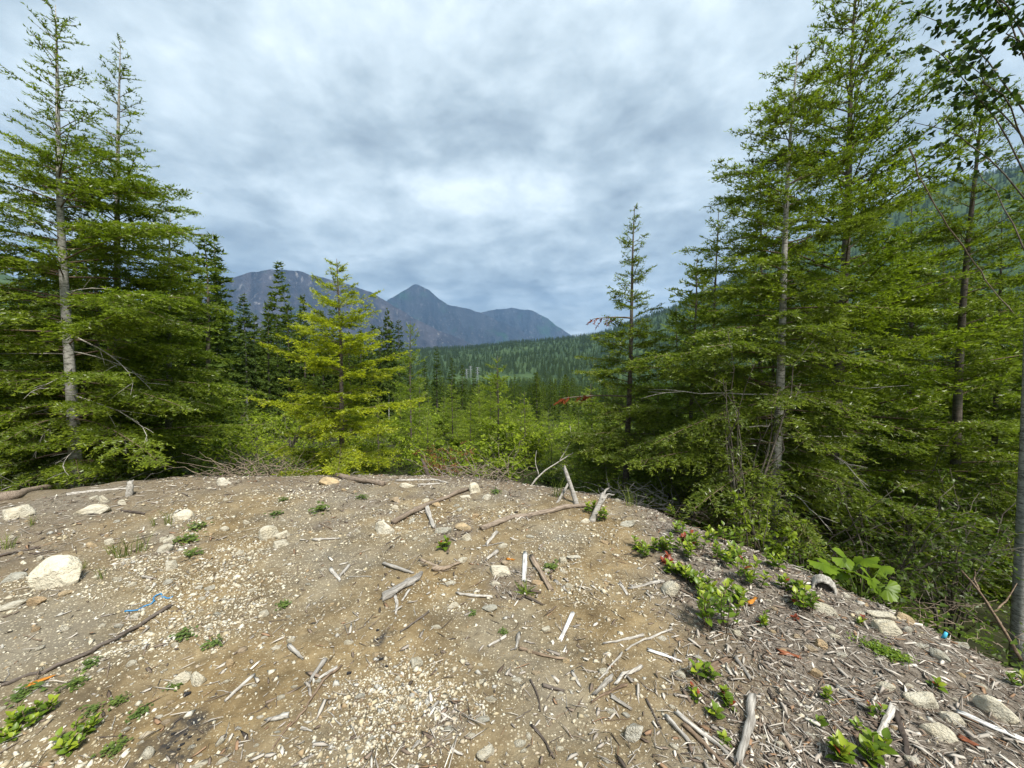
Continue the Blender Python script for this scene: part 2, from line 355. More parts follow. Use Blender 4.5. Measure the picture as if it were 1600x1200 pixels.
def mountain(name, label, D, sil, mat, depth, seed, spur):
    sil = np.array(sil, float); u = np.linspace(sil[0, 0], sil[-1, 0], 300); row = np.interp(u, sil[:, 0], sil[:, 1])
    row = row + 3.0 * fbm(u / 14, u * 0 + seed, 4, seed)
    v = np.concatenate([np.linspace(-1, -.02, 74), np.linspace(0, 1, 12)])
    rx = (u - 800) / FPX; az = np.arctan2(rx, np.full_like(rx, CP)); el = np.array([ray(p, q)[2] / math.hypot(*ray(p, q)[:2]) for p, q in zip(u, row)])
    hr = D * el + CAMZ + 90
    VV, UU = np.meshgrid(v, np.arange(len(u)), indexing='ij'); dist = D + VV * depth
    ridge = hr[UU]; fall = (1 - np.abs(VV)) ** 1.25
    s_ = (az[UU] * D); wig = s_ + 260 * fbm(VV * 4, s_ / 700, 3, seed)
    sp = np.abs(fbm(wig / spur, VV * 1.6, 5, seed + 3)) * 2
    amp = np.abs(VV) ** .55 * (1 - np.abs(VV)) ** .6; gl = 1 - np.abs(2 * fbm(wig / (spur * .22), VV * 1.8, 4, seed + 7))
    z = ridge * fall * (1 - 2.0 * sp * amp - .30 * gl * amp) + 45 * fbm(wig / 90, dist / 90, 4, seed + 9) * np.minimum(1, np.abs(VV) * 6 + .35)
    z = z - 90
    x = np.sin(az)[UU] * dist; y = np.cos(az)[UU] * dist
    n = len(u); i = np.arange(len(v) - 1)[:, None] * n; j = np.arange(n - 1)[None]
    q = np.stack([i + j, i + j + 1, i + n + j + 1, i + n + j], -1).reshape(-1, 4)
    gul = np.clip(.5 + 1.6 * fbm(wig / (spur * .16), VV * 2.2, 4, seed + 21) + .5 * (sp - .3), 0, 1)
    setp(ob(name, mesh(name, np.stack([x.ravel(), y.ravel(), z.ravel()], 1), q, [MT[mat]], smooth=False, tint=gul.ravel())), label, kind='structure')
mountain('mountain', 'broad burnt mountain with a rounded top behind the dark firs', 6200,
         [(60, 560), (150, 520), (240, 475), (300, 455), (345, 441), (372, 434), (402, 425), (430, 421), (470, 424), (505, 433), (545, 443), (580, 456), (612, 474), (650, 498), (690, 518), (730, 534), (790, 552), (830, 566)], 'mtn_a', 2600, 101, 620)
mountain('mountain', 'pointed blue-grey mountain peak at the head of the valley', 8200,
         [(440, 560), (520, 520), (575, 490), (605, 471), (622, 461), (640, 450), (650, 444), (656, 445), (672, 454), (688, 467), (704, 477), (738, 484), (762, 492), (790, 505), (825, 522), (860, 540), (900, 560)], 'mtn_b', 2600, 131, 700)
mountain('mountain', 'dark blue ridge sloping down to the valley beside the pointed peak', 9600,
         [(640, 560), (690, 520), (735, 492), (765, 485), (800, 481), (832, 486), (852, 496), (872, 510), (893, 524), (930, 545), (960, 562)], 'mtn_b', 2400, 161, 800)

# ------------------------------------------------------------------ conifers
def grow_conifer(seed, Ht, R, cb, nwh, per, prof, e_lo, e_hi, droop, tipup, spacing, nl, nw, dens, trunk_r, lean=(0, 0), lf=.42, lmax=.6, tert=True,
                 fresh=.5, flat=.62, wob=.02, hang=.22, top_thin=1.0, sky=None, cut=None, wood_w=.006, tubes=True, tspace=.05, t0=.14):
    g = np.random.default_rng(seed); lean = np.array((lean[0], lean[1], 0.0)); ph = g.uniform(0, 6.28, 4)
    def axis(z):
        z = np.asarray(z, float); t = z / Ht
        return np.stack([lean[0] * t + wob * Ht * .3 * np.sin(3.1 * t * 2 + ph[0]) * t, lean[1] * t + wob * Ht * .3 * np.sin(2.7 * t * 2 + ph[1]) * t, z], -1)
    zt = np.linspace(0, 1, 22) * Ht; rt = trunk_r * (1 - zt / Ht) ** .85 + .004; rt[0] *= 1.25
    trunk = tube(axis(zt), rt, 9)
    rows = []; z = cb * Ht; t = 0; k0 = 0
    for k in range(nwh):
        t = (k + g.uniform(-.3, .3)) / nwh; t = min(max(t, 0), .985); zz_ = (cb + (1 - cb) * t) * Ht
        n = max(2, per + int(g.integers(-1, 2))); ph0 = g.uniform(0, 6.28)
        for a in range(n):
            az = ph0 + 6.283 * a / n + g.normal(0, .22)
            L = R * float(np.interp(t, prof[0], prof[1])) * g.uniform(.62, 1.12)
            if cut is not None: L *= cut(az, t)
            if L < .05: continue
            e = e_lo + (e_hi - e_lo) * t + g.normal(0, 6)
            rows.append((zz_ + g.uniform(-.02, .02) * Ht, az, L, math.radians(e), droop * g.uniform(.6, 1.3) * (1 - .6 * t), tipup * g.uniform(.5, 1.4), g.uniform(0, 1)))
    b = np.array(rows); nb = len(b); base = axis(b[:, 0]); az, L, e, dr, tu, br = b[:, 1], b[:, 2], b[:, 3], b[:, 4], b[:, 5], b[:, 6]
    hd = np.stack([np.cos(az), np.sin(az), np.zeros(nb)], -1)
    def pos(i, s):
        return base[i] + (L[i] * s * np.cos(e[i]))[:, None] * hd[i] + np.stack([0 * s, 0 * s, L[i] * (s * np.sin(e[i]) - dr[i] * s * s + tu[i] * s ** 3)], -1)
    def tan(i, s):
        return norm(np.cos(e[i])[:, None] * hd[i] + np.stack([0 * s, 0 * s, np.sin(e[i]) - 2 * dr[i] * s + 3 * tu[i] * s * s], -1))
    up = np.array((0, 0, 1.0)); Vs, Fs, mis, tts = [], [], [], []; off = 0
    def push(V, Fc, mi, tt):
        nonlocal off
        Vs.append(V); Fs.append(Fc + off); mis.append(np.full(len(Fc), mi)); tts.append(tt); off += len(V)
    if tubes:
        ss = np.linspace(0, 1, 7)
        for i in range(nb):
            pts = pos(np.full(7, i), ss); r0 = min(.003 + .0065 * L[i], .016) * (trunk_r / .09 if trunk_r < .09 else 1)
            V, Fc = tube(pts, r0 * (1 - ss * .85) + .001, 4, closed=False); push(V, Fc, 1, np.zeros(len(V)))
    # branchlets
    tb = np.clip((b[:, 0] / Ht - cb) / (1 - cb), 0, 1); cnt = np.maximum((L / spacing * 2 * np.where(tb > .7, top_thin, 1.0)).astype(int), 2); i1 = np.repeat(np.arange(nb), cnt); n1 = len(i1)
    s1 = g.uniform(.10, .98, n1) ** .85; q1 = pos(i1, s1); T1 = tan(i1, s1); B1 = norm(np.cross(T1, up)); N1 = np.cross(B1, T1)
    side = np.where(g.random(n1) < .5, 1.0, -1.0); phi = np.radians(g.uniform(42, 66, n1))
    l1 = np.clip(lf * L[i1] * (1.03 - s1) ** .75 * g.uniform(.55, 1.1, n1) + .05, .04, lmax)
    d1 = norm(np.cos(phi)[:, None] * T1 + (np.sin(phi) * side)[:, None] * B1 + N1 * g.normal(.0, .16, n1)[:, None] - up * (hang * g.uniform(0, 1.6, n1) * (1 - .6 * tb[i1]))[:, None])
    Q, D, Ln, Nn, BR = [q1], [d1], [l1], [N1], [br[i1]]
    # leading shoot of each branch, in pieces
    ns = 7; i0 = np.repeat(np.arange(nb), ns); s0 = np.tile(np.linspace(.25, .96, ns), nb)
    T0 = tan(i0, s0); B0 = norm(np.cross(T0, up)); Q.append(pos(i0, s0)); D.append(T0); Ln.append(L[i0] * .13 + .01); Nn.append(np.cross(B0, T0)); BR.append(br[i0])
    if tert:
        n3 = np.maximum((l1 / tspace).astype(int), 0) * (l1 > .10); j = np.repeat(np.arange(n1), n3); m3 = len(j)
        t3 = g.uniform(.12, .95, m3); sd = np.where(g.random(m3) < .5, 1.0, -1.0); Bx = norm(np.cross(d1[j], N1[j])); f3 = np.radians(g.uniform(40, 60, m3))
        d3 = norm(np.cos(f3)[:, None] * d1[j] + (np.sin(f3) * sd)[:, None] * Bx + N1[j] * g.normal(-.05, .22, m3)[:, None] - up * (hang * g.uniform(0, 1.5, m3))[:, None])
        q3 = q1[j] + (l1[j] * t3)[:, None] * d1[j] - np.stack([0 * t3, 0 * t3, .12 * l1[j] * t3 ** 2], -1)
        Q.append(q3); D.append(d3); Ln.append(.42 * l1[j] * (1 - t3) * g.uniform(.6, 1.2, m3) + .03); Nn.append(N1[j]); BR.append(br[i1][j])
    Q, D, Ln, Nn, BR = map(np.concatenate, (Q, D, Ln, Nn, BR))
    # leader
    # twig wood
    if wood_w:
        k = n1; B = norm(np.cross(d1, N1)) * wood_w / 2
        tip = q1 + d1 * l1[:, None] * .9 - np.stack([0 * l1, 0 * l1, .1 * l1], -1)
        V = np.stack([q1 - B, q1 + B, tip], 1).reshape(-1, 3); push(V, np.arange(3 * k).reshape(-1, 3), 1, np.zeros(3 * k))
    # needles
    c = Ln * dens; cn = np.floor(c + g.random(len(c))).astype(int); j = np.repeat(np.arange(len(Ln)), cn); m_ = len(j)
    t = g.random(m_); q = Q[j] + (Ln[j] * t)[:, None] * D[j] - np.stack([0 * t, 0 * t, .12 * Ln[j] * t ** 2], -1)
    B = norm(np.cross(D[j], Nn[j])); th = g.normal(0, flat, m_) + np.where(g.random(m_) < .5, 0, np.pi); lat = B * np.cos(th)[:, None] + Nn[j] * np.abs(np.sin(th))[:, None] * np.where(g.random(m_) < .8, 1, -1)[:, None]
    fw = .45 + .55 * t; nd_ = norm(D[j] * fw[:, None] + lat * (1.15 - .5 * t)[:, None]); ln = nl * g.uniform(.65, 1.2, m_) * (1 - .25 * t)
    wv = D[j] * (nw * g.uniform(.7, 1.3, m_) / 2)[:, None] + np.cross(nd_, D[j]) * (nw * .3 * g.normal(0, 1, m_))[:, None]
    V = np.stack([q - wv, q + wv, q + nd_ * ln[:, None]], 1).reshape(-1, 3)
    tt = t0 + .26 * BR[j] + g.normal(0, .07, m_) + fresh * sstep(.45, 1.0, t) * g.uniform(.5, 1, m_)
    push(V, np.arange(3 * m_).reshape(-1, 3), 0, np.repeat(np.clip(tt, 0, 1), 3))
    return trunk, (np.concatenate(Vs), np.concatenate(Fs), np.concatenate(mis), np.concatenate(tts)), axis
TRIS = 0
def conifer(name, label, px, base_row, top_px, top_row, Y, mat, bark='bark_grey', cat='tree', group=None, **k):
    global TRIS
    b = P(px, base_row, Y); b[2] = h1(b[0], b[1]) - .08; tp = P(top_px, top_row, Y); Ht = tp[2] - b[2]
    trunk, cr, axis = grow_conifer(Ht=Ht, lean=(tp[0] - b[0], 0), **k)
    root = setp(ob(name, None, loc=b), label, cat, group); root.empty_display_size = .2
    ob('trunk', mesh('trunk', *trunk, [MT[bark]], smooth=True), root)
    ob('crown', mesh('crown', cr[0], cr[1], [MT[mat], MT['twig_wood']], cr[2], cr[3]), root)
    TRIS += len(cr[1])
    return root, b, Ht, axis
CONE = ([0, .08, .3, .6, .85, 1], [.80, 1.0, .86, .55, .26, .05])
PILLAR = ([0, .1, .4, .7, .9, 1], [.85, 1.0, .85, .60, .30, .06])
def facing(az, t):      # boughs on the camera side are cut shorter, so the trunk shows
    c = -math.sin(az); return 1 - .5 * max(0.0, min(1.0, (c - .35) / .4)) * (t < .8)
def dead_twigs(root, specs, mat='wood_pale'):
    """bare grey boughs still hanging on a trunk: (height, azimuth deg, length, rise, droop, radius)"""
    for i, (z, az, L, rise, dr, r) in enumerate(specs):
        g = np.random.default_rng(900 + i + int(z * 100)); s = np.linspace(0, 1, 9); a = math.radians(az)
        pts = np.stack([np.cos(a + .25 * np.sin(3 * s + i)) * L * s, np.sin(a + .25 * np.sin(3 * s + i)) * L * s, z + L * (rise * s - dr * s ** 2)], -1)
        pts += g.normal(0, .012, pts.shape) * s[:, None]
        parts = [tube(pts, r * (1 - .8 * s), 5)]
        for k in range(5):
            b0 = pts[3 + k % 5]; d = norm(g.normal(0, 1, 3) * (1, 1, .5) + (pts[-1] - pts[0]) / L); l = L * g.uniform(.12, .3); q = np.linspace(0, 1, 4)[:, None]
            parts.append(tube(b0 + q * d * l + np.array((0, 0, -.1)) * q ** 2 * l, r * .4 * (1 - .7 * q[:, 0]), 4))
        ob('dead_branch', mesh('dead_branch', *join(parts), [MT[mat]], smooth=True), root)

NEAR = dict(spacing=.090, nl=.058, nw=.021, dens=50, tspace=.066)
FINE = dict(spacing=.058, nl=.050, nw=.0165, dens=56, tspace=.055)
BACK = dict(spacing=.100, nl=.066, nw=.026, dens=38, tspace=.085)
# left group
lt, lb, lh, la = conifer('fir_tree', 'tall fir with pale grey banded trunk and bare top on the left rim', 119, 748, 79, 4, 6.3, 'fir', cut=facing, seed=11, R=2.75, cb=.04, nwh=33, per=5, top_thin=.4,
        prof=([0, .1, .35, .6, .72, .8, 1], [.75, 1, .92, .70, .32, .26, .08]), e_lo=0, e_hi=40, droop=.34, tipup=.06, trunk_r=.084, fresh=.5, **NEAR)
dead_twigs(lt, [(2.75, -20, 1.5, -.35, .3, .014), (2.45, 10, 1.3, -.2, .3, .012), (2.2, -50, 1.1, -.3, .1, .012), (2.4, 190, 1.4, .05, .05, .012), (1.9, 170, 1.5, .0, .05, .011), (1.6, 200, 1.0, -.2, .2, .012),
                (1.75, -25, 1.9, -.1, .32, .013), (1.2, -10, 1.3, -.05, .2, .011), (3.2, 185, 1.3, .12, .05, .011), (.9, -35, 1.2, .0, .25, .011), (3.3, -15, .9, .25, .1, .01), (1.35, -80, .9, -.2, .3, .011)])
conifer('fir_tree', 'slimmer fir with a thin forked-looking top just behind the tallest left fir', 178, 740, 188, 66, 7.6, 'fir', seed=12, R=2.1, cb=.05, nwh=30, top_thin=.4, per=5,
        prof=([0, .1, .35, .62, .72, .84, 1], [.85, 1, .95, .78, .30, .26, .08]), e_lo=0, e_hi=42, droop=.34, tipup=.08, trunk_r=.085, fresh=.5, **NEAR)
conifer('fir_tree', 'fir cut off by the left border of the picture', -62, 760, -70, 130, 5.9, 'fir', seed=13, R=1.7, cb=.04, nwh=20, per=5, prof=CONE, e_lo=-4, e_hi=35, droop=.2, tipup=.06, trunk_r=.08, fresh=.5, **BACK)
conifer('fir_tree', 'low dense fir filling the gap right of the banded trunk', 262, 742, 266, 330, 8.3, 'fir', seed=14, R=1.5, cb=.04, nwh=20, per=5, prof=PILLAR, e_lo=-6, e_hi=35, droop=.22, tipup=.06, trunk_r=.07, fresh=.5, **BACK)
# the yellow fir
conifer('fir_tree', 'bright yellow-green young fir standing alone at the rim of the clearing', 536, 752, 528, 404, 7.0, 'fir_yellow', 'bark_dark', seed=21, R=1.6, cb=.07, nwh=13, per=6,
        prof=([0, .1, .3, .55, .7, .82, .92, 1], [.72, 1.0, .82, .72, .50, .40, .22, .08]), e_lo=4, e_hi=32, droop=.14, tipup=.07, trunk_r=.05, fresh=.85, lmax=.45, t0=.20, hang=.15,
        spacing=.056, nl=.047, nw=.0145, dens=78, tspace=.058)
# slender hemlock right of centre
hr, hb_, hh, ha = conifer('hemlock_tree', 'slender hemlock with a thin leader and two dead red boughs', 976, 790, 993, 322, 6.4, 'hemlock', 'bark_dark', seed=31, R=1.4, cb=.08, nwh=24, per=5,
        prof=([0, .12, .3, .5, .7, .86, 1], [.9, 1, .80, .52, .32, .19, .06]), e_lo=2, e_hi=38, droop=.2, tipup=.05, trunk_r=.055, fresh=.55, **FINE)
# right group
r1, r1b, r1h, r1a = conifer('hemlock_tree', 'hemlock with smooth pale grey trunk in front of the right-hand firs', 1203, 880, 1246, 82, 4.7, 'hemlock', seed=41, R=1.85, cb=.14, nwh=27, per=5, cut=facing,
        prof=([0, .12, .35, .55, .72, .86, 1], [.8, 1, .92, .72, .5, .32, .10]), e_lo=-6, e_hi=30, droop=.24, tipup=.04, trunk_r=.062, fresh=.48, **FINE)
dead_twigs(r1, [(2.25, 170, 1.5, .04, .02, .011), (2.25, 10, 1.6, .02, -.05, .011), (1.75, -25, .9, .3, .9, .012), (1.7, 20, 1.5, .1, .12, .011), (1.65, 185, .7, .25, .1, .01), (1.2, -60, .6, -.3, .5, .011), (1.9, 215, .8, .15, .1, .01), (3.0, 15, .8, .1, .3, .01)])
conifer('fir_tree', 'very tall dense fir with long rising boughs, its top cut by the frame', 1290, 880, 1345, -45, 6.3, 'fir', 'bark_dark', seed=51, R=2.5, cb=.05, nwh=34, per=5, hang=.15,
        prof=([0, .1, .4, .65, .85, 1], [.95, 1, .92, .66, .40, .15]), e_lo=6, e_hi=42, droop=.10, tipup=.02, trunk_r=.10, fresh=.48, **BACK)
conifer('hemlock_tree', 'thin open hemlock with dark trunk between the tall fir and the alder', 1486, 860, 1532, 95, 5.6, 'hemlock', 'bark_dark', seed=61, R=1.45, cb=.16, nwh=20, per=4,
        prof=([0, .1, .4, .65, .85, 1], [.95, 1, .75, .5, .36, .12]), e_lo=6, e_hi=46, droop=.10, tipup=.0, trunk_r=.07, fresh=.35, **FINE)
conifer('fir_tree', 'small pointed fir showing left of the pale grey hemlock trunk', 1112, 800, 1121, 322, 7.4, 'hemlock', 'bark_dark', seed=71, R=1.3, cb=.08, nwh=19, per=5, prof=PILLAR, e_lo=0, e_hi=36, droop=.2, tipup=.05, trunk_r=.05, fresh=.5, **NEAR)
conifer('fir_tree', 'mid-height fir behind the very tall one, right of it', 1420, 850, 1425, 300, 8.0, 'fir', 'bark_dark', seed=72, R=2.0, cb=.03, nwh=26, per=5, prof=PILLAR, e_lo=-2, e_hi=30, droop=.18, tipup=.05, trunk_r=.07, fresh=.45, **BACK)
conifer('fir_tree', 'fir with low boughs at the right border behind the alder trunk', 1640, 860, 1660, 210, 6.8, 'fir', 'bark_dark', seed=73, R=2.0, cb=.03, nwh=25, per=5, prof=PILLAR, e_lo=0, e_hi=34, droop=.18, tipup=.05, trunk_r=.07, fresh=.45, **BACK)
conifer('fir_tree', 'low shaded fir under the boughs of the tall fir', 1205, 830, 1212, 470, 7.9, 'fir', 'bark_dark', seed=74, R=1.8, cb=.03, nwh=20, per=5, prof=PILLAR, e_lo=-2, e_hi=30, droop=.18, tipup=.05, trunk_r=.06, fresh=.4, **BACK)
conifer('fir_tree', 'dark fir filling the gap between open hemlock and alder trunk', 1555, 860, 1562, 330, 7.4, 'fir', 'bark_dark', seed=75, R=1.8, cb=.03, nwh=22, per=5, prof=PILLAR, e_lo=-2, e_hi=30, droop=.2, tipup=.05, trunk_r=.06, fresh=.45, **BACK)
conifer('fir_tree', 'dark fir rising behind the pale hemlock trunk, left of the very tall fir', 1185, 830, 1190, 250, 8.6, 'fir', 'bark_dark', seed=76, R=1.9, cb=.03, nwh=24, per=5, prof=PILLAR, e_lo=0, e_hi=34, droop=.2, tipup=.05, trunk_r=.07, fresh=.45, **BACK)
conifer('fir_tree', 'far fir seen between the very tall fir and the open hemlock', 1475, 850, 1480, 330, 10.5, 'fir', 'bark_dark', seed=77, R=2.2, cb=.03, nwh=24, per=5, prof=PILLAR, e_lo=0, e_hi=34, droop=.2, tipup=.05, trunk_r=.07, fresh=.45, **BACK)
conifer('fir_tree', 'feathery fir between slender hemlock and pale grey trunk, lower than both', 1078, 800, 1086, 405, 6.3, 'hemlock', 'bark_dark', seed=78, R=1.35, cb=.03, nwh=22, per=5, prof=PILLAR, e_lo=0, e_hi=34, droop=.25, tipup=.05, trunk_r=.045, fresh=.5, **BACK)
print('near crown tris', TRIS)

# dead red boughs on the slender hemlock
def red_bough(z, az, L, n, seed):
    g = np.random.default_rng(seed); a = math.radians(az); s = np.linspace(0, 1, 7); hd = np.array((math.cos(a), math.sin(a), 0))
    c0 = ha(np.array([z]))[0]; pts = c0 + (L * s)[:, None] * hd + np.stack([0 * s, 0 * s, L * (.10 * s - .12 * s * s)], -1)
    wood = tube(pts, .017 * (1 - .65 * s), 5); Vs, Fs = wood; Vn = [Vs]; Fn = [Fs]; off = len(Vs); mi = [np.ones(len(Fs))]
    perp = np.array((-hd[1], hd[0], 0)); ns_ = 9; sp_i = g.uniform(.4, 1, ns_); sp_i[0] = 1.0; k_ = g.integers(0, ns_, n)
    sd_ = norm(hd * g.uniform(.3, 1, (ns_, 1)) + perp * g.uniform(-.8, .8, (ns_, 1)) - np.array((0, 0, 1)) * g.uniform(.15, .9, (ns_, 1))); sl_ = g.uniform(.10, .24, ns_)
    b0 = c0 + (L * sp_i)[:, None] * hd + np.stack([0 * sp_i, 0 * sp_i, L * (.10 * sp_i - .12 * sp_i ** 2)], -1); u_ = g.random(n)
    q = b0[k_] + (u_ * sl_[k_])[:, None] * sd_[k_]; d = norm(sd_[k_] * .8 + g.normal(0, .55, (n, 3)))
    l = g.uniform(.025, .06, n); wv = norm(np.cross(d, np.array((0, 1.0, 0.2)))) * .006
    V = np.stack([q - wv, q + wv, q + d * l[:, None]], 1).reshape(-1, 3); Vn.append(V); Fn.append(np.arange(3 * n).reshape(-1, 3) + off); mi.append(np.zeros(n))
    V = np.concatenate(Vn); o = ob('dead_bough', mesh('dead_bough', V, np.concatenate(Fn), [MT['dead_needles'], MT['wood_log']], np.concatenate(mi), np.clip(g.random(len(V)), 0, 1)), hr)
    o['label'] = 'dead bough with rusty red needles'
_zc = hb_[2]
red_bough(P(930, 622, 6.4)[2] - _zc + .02, 183, 1.12, 420, 1); red_bough(P(950, 497, 6.4)[2] - _zc, 178, .62, 170, 2)

# ------------------------------------------------------------------ alder at the right border
def leaves(q, d, nrm_, l, wd, tint, g, fold=.25):
    """pointed oval leaves, four triangles each"""
    n = len(q); b = norm(np.cross(d, nrm_)); nn = np.cross(b, d); L = l[:, None]; W = (wd * .5)[:, None]
    a = q; m1 = q + d * L * .45 - b * W + nn * W * fold; m2 = q + d * L * .45 + b * W + nn * W * fold; c = q + d * L * .5; t = q + d * L - nn * L * .12
    V = np.stack([a, m1, c, m2, t], 1).reshape(-1, 3); k = np.arange(n)[:, None] * 5
    Fc = np.concatenate([k + [[0, 2, 1]], k + [[0, 3, 2]], k + [[1, 2, 4]], k + [[2, 3, 4]]])
    return V, Fc, np.repeat(tint, 5)
def round_leaves(q, d, nrm_, l, wd, tint, fold=.2):
    n = len(q); b = norm(np.cross(d, nrm_)); nn = np.cross(b, d); L = l[:, None]; W = (wd * .5)[:, None]; e = lambda u, k: q + d * L * u + b * W * k + nn * (W * fold * abs(k) - L * .15 * u * u)
    V = np.stack([q, e(.22, -.8), e(.55, -1), e(.85, -.5), e(1, 0), e(.85, .5), e(.55, 1), e(.22, .8), e(.5, 0)], 1).reshape(-1, 3); k = np.arange(n)[:, None] * 9
    return V, np.concatenate([k + [[8, i, (i + 1) % 8]] for i in range(8)]), np.repeat(tint, 9)
def bush(seed, Ht, R, nst, ntw, nlf, ll, lw, stem_r=.012, up=.8, fresh=.4, base_r=.15, lo=.25, droopy=.25):
    """woody stems (joined) and foliage for a leafy shrub"""
    g = np.random.default_rng(seed); st = []; tw = []; Q = []; D = []
    for i in range(nst):
        a = g.uniform(0, 6.283); s = np.linspace(0, 1, 8); rr = R * g.uniform(.35, 1.0); hh_ = Ht * g.uniform(.65, 1.0) * (1 - .25 * (rr / R) ** 2)
        b0 = np.array((math.cos(a), math.sin(a), 0)) * base_r * g.random(); hd = np.array((math.cos(a), math.sin(a), 0))
        pts = b0 + hd * (rr * s ** 1.4)[:, None] + np.array((0, 0, 1.0)) * (hh_ * s ** up)[:, None] + g.normal(0, .02 * Ht, (8, 3)) * s[:, None]
        st.append(tube(pts, stem_r * g.uniform(.6, 1.1) * (1 - .8 * s), 5))
        for k in range(ntw):
            f = g.uniform(lo, 1); p0 = np.array([np.interp(f, s, pts[:, c]) for c in range(3)]); d = norm(g.normal(0, 1, 3) * (1, 1, .45) + hd * .5 + (0, 0, .25)); l = R * g.uniform(.18, .45) * (1.15 - .5 * f)
            q = np.linspace(0, 1, 4)[:, None]; tp = p0 + q * d * l - np.array((0, 0, droopy)) * q ** 2 * l; tw.append(tube(tp, stem_r * .25 * (1 - .6 * q[:, 0]), 3, closed=False))
            u = g.uniform(.15, 1.0, nlf); Q.append(p0 + u[:, None] * d * l - np.array((0, 0, droopy)) * (u ** 2 * l)[:, None]); D.append(np.tile(d, (nlf, 1)))
    Q = np.concatenate(Q); D = np.concatenate(D); n = len(Q)
    d = norm(D * .6 + g.normal(0, .7, (n, 3)) * (1, 1, .5) + (0, 0, -.12)); nr = norm(g.normal(0, .45, (n, 3)) + (0, 0, 1)); rad = np.hypot(Q[:, 0], Q[:, 1]) / R
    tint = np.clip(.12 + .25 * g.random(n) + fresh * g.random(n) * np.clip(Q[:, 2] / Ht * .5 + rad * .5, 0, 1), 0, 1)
    return join(st + tw), leaves(Q, d, nr, ll * g.uniform(.6, 1.15, n), lw * g.uniform(.7, 1.15, n), tint, g)
al = setp(ob('alder_tree', None, loc=(0, 0, 0)), 'alder with a mottled grey trunk and overhanging leafy branches at the right border', 'tree')
ab = P(1603, 990, 3.75); ab[2] = h1(ab[0], ab[1]) - .1; al.location = ab
g = np.random.default_rng(5); s = np.linspace(0, 1, 18); ahh = P(1613, -160, 3.75)[2] - ab[2]
atop = P(1613, -160, 3.75) - ab; apts = s[:, None] * atop + np.stack([.04 * np.sin(5 * s), .04 * np.cos(4 * s), 0 * s], -1)
ob('trunk', mesh('trunk', *tube(apts, .060 * (1 - .6 * s) + .005, 10), [MT['bark_grey']], smooth=True), al)
lq, ld = [], []
for k, (r0, pe, n) in enumerate([(300, (1440, 60, 3.5), 60), (200, (1425, 10, 3.9), 80), (260, (1500, 95, 3.3), 70), (130, (1500, -60, 3.6), 80), (60, (1452, -40, 4.0), 60), (330, (1425, 190, 3.6), 26), (420, (1500, 250, 4.3), 30), (150, (1560, 40, 3.1), 60), (90, (1530, 10, 4.2), 70), (240, (1480, 150, 4.0), 40)]):
    a = np.array([np.interp((P(1600, r0, 3.75)[2] - ab[2]) / ahh, s, apts[:, c]) for c in range(3)]); b = P(*pe) - ab; q = np.linspace(0, 1, 9)
    pts = a + q[:, None] * (b - a) + np.stack([0 * q, 0 * q, .18 * np.sin(q * 3.14)], -1) + g.normal(0, .02, (9, 3)) * q[:, None]
    ob('branch', mesh('branch', *tube(pts, .0065 * (1 - .8 * q) + .001, 5), [MT['bark_dark']], smooth=True), al)
    for t_ in range(n // 3):
        f = g.uniform(.35, 1); p0 = np.array([np.interp(f, q, pts[:, c]) for c in range(3)]); d = norm((b - a) / np.linalg.norm(b - a) * .7 + g.normal(0, .8, 3) * (1, 1, .6)); l = g.uniform(.12, .38)
        u = g.uniform(.1, 1, 6); lq.append(p0 + u[:, None] * d * l); ld.append(np.tile(d, (6, 1)))
lq = np.concatenate(lq); ld = np.concatenate(ld); n = len(lq)
V, Fc, tt = round_leaves(lq, norm(ld * .5 + g.normal(0, .7, (n, 3)) + (0, 0, -.35)), norm(g.normal(0, .6, (n, 3)) + (0, 0, 1)), g.uniform(.040, .072, n), g.uniform(.028, .046, n), np.clip(g.normal(.4, .2, n), 0, 1))
ob('crown', mesh('crown', V, Fc, [MT['alder']], tint=tt), al)

# ------------------------------------------------------------------ shrubs
def shrub(name, label, px, row, Y, mat, bark='bark_dark', group=None, sink=.05, cat='shrub', **k):
    b = P(px, row, Y); b[2] = h1(b[0], b[1]) - sink
    w_, l_ = bush(**k); r = setp(ob(name, None, loc=b), label, cat, group)
    ob('stems', mesh('stems', *w_, [MT[bark]], smooth=True), r)
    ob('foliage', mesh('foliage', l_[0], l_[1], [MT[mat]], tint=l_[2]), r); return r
shrub('willow_shrub', 'willow shrub with many thin reddish stems at the foot of the pale trunk', 1160, 840, 4.3, 'willow', seed=201, Ht=2.7, R=.75, nst=11, ntw=16, nlf=9, ll=.05, lw=.016, stem_r=.014, up=.75)
shrub('leafy_shrub', 'dark leafy shrub right of the pale hemlock trunk', 1262, 800, 4.5, 'shrub', seed=202, Ht=1.9, R=.95, nst=11, ntw=15, nlf=9, ll=.055, lw=.03, fresh=.3)
shrub('leafy_shrub', 'dark leafy shrub behind the large lobed leaves', 1370, 840, 4.3, 'shrub', seed=203, Ht=1.8, R=1.0, nst=12, ntw=15, nlf=9, ll=.055, lw=.03, fresh=.25)
shrub('leafy_shrub', 'dark leafy shrub left of the alder trunk', 1490, 830, 4.4, 'shrub', seed=204, Ht=2.3, R=1.05, nst=12, ntw=15, nlf=9, ll=.055, lw=.028, fresh=.25)
shrub('leafy_shrub', 'tall leafy shrub above the dark bank between fir and hemlock', 1400, 700, 5.4, 'shrub', seed=205, Ht=3.0, R=1.2, nst=12, ntw=16, nlf=9, ll=.06, lw=.03, fresh=.3)
shrub('leafy_shrub', 'loose leafy shrub between the slender hemlock and the willow', 1075, 800, 5.6, 'willow', seed=206, Ht=1.9, R=.9, nst=10, ntw=14, nlf=9, ll=.05, lw=.02, fresh=.4)
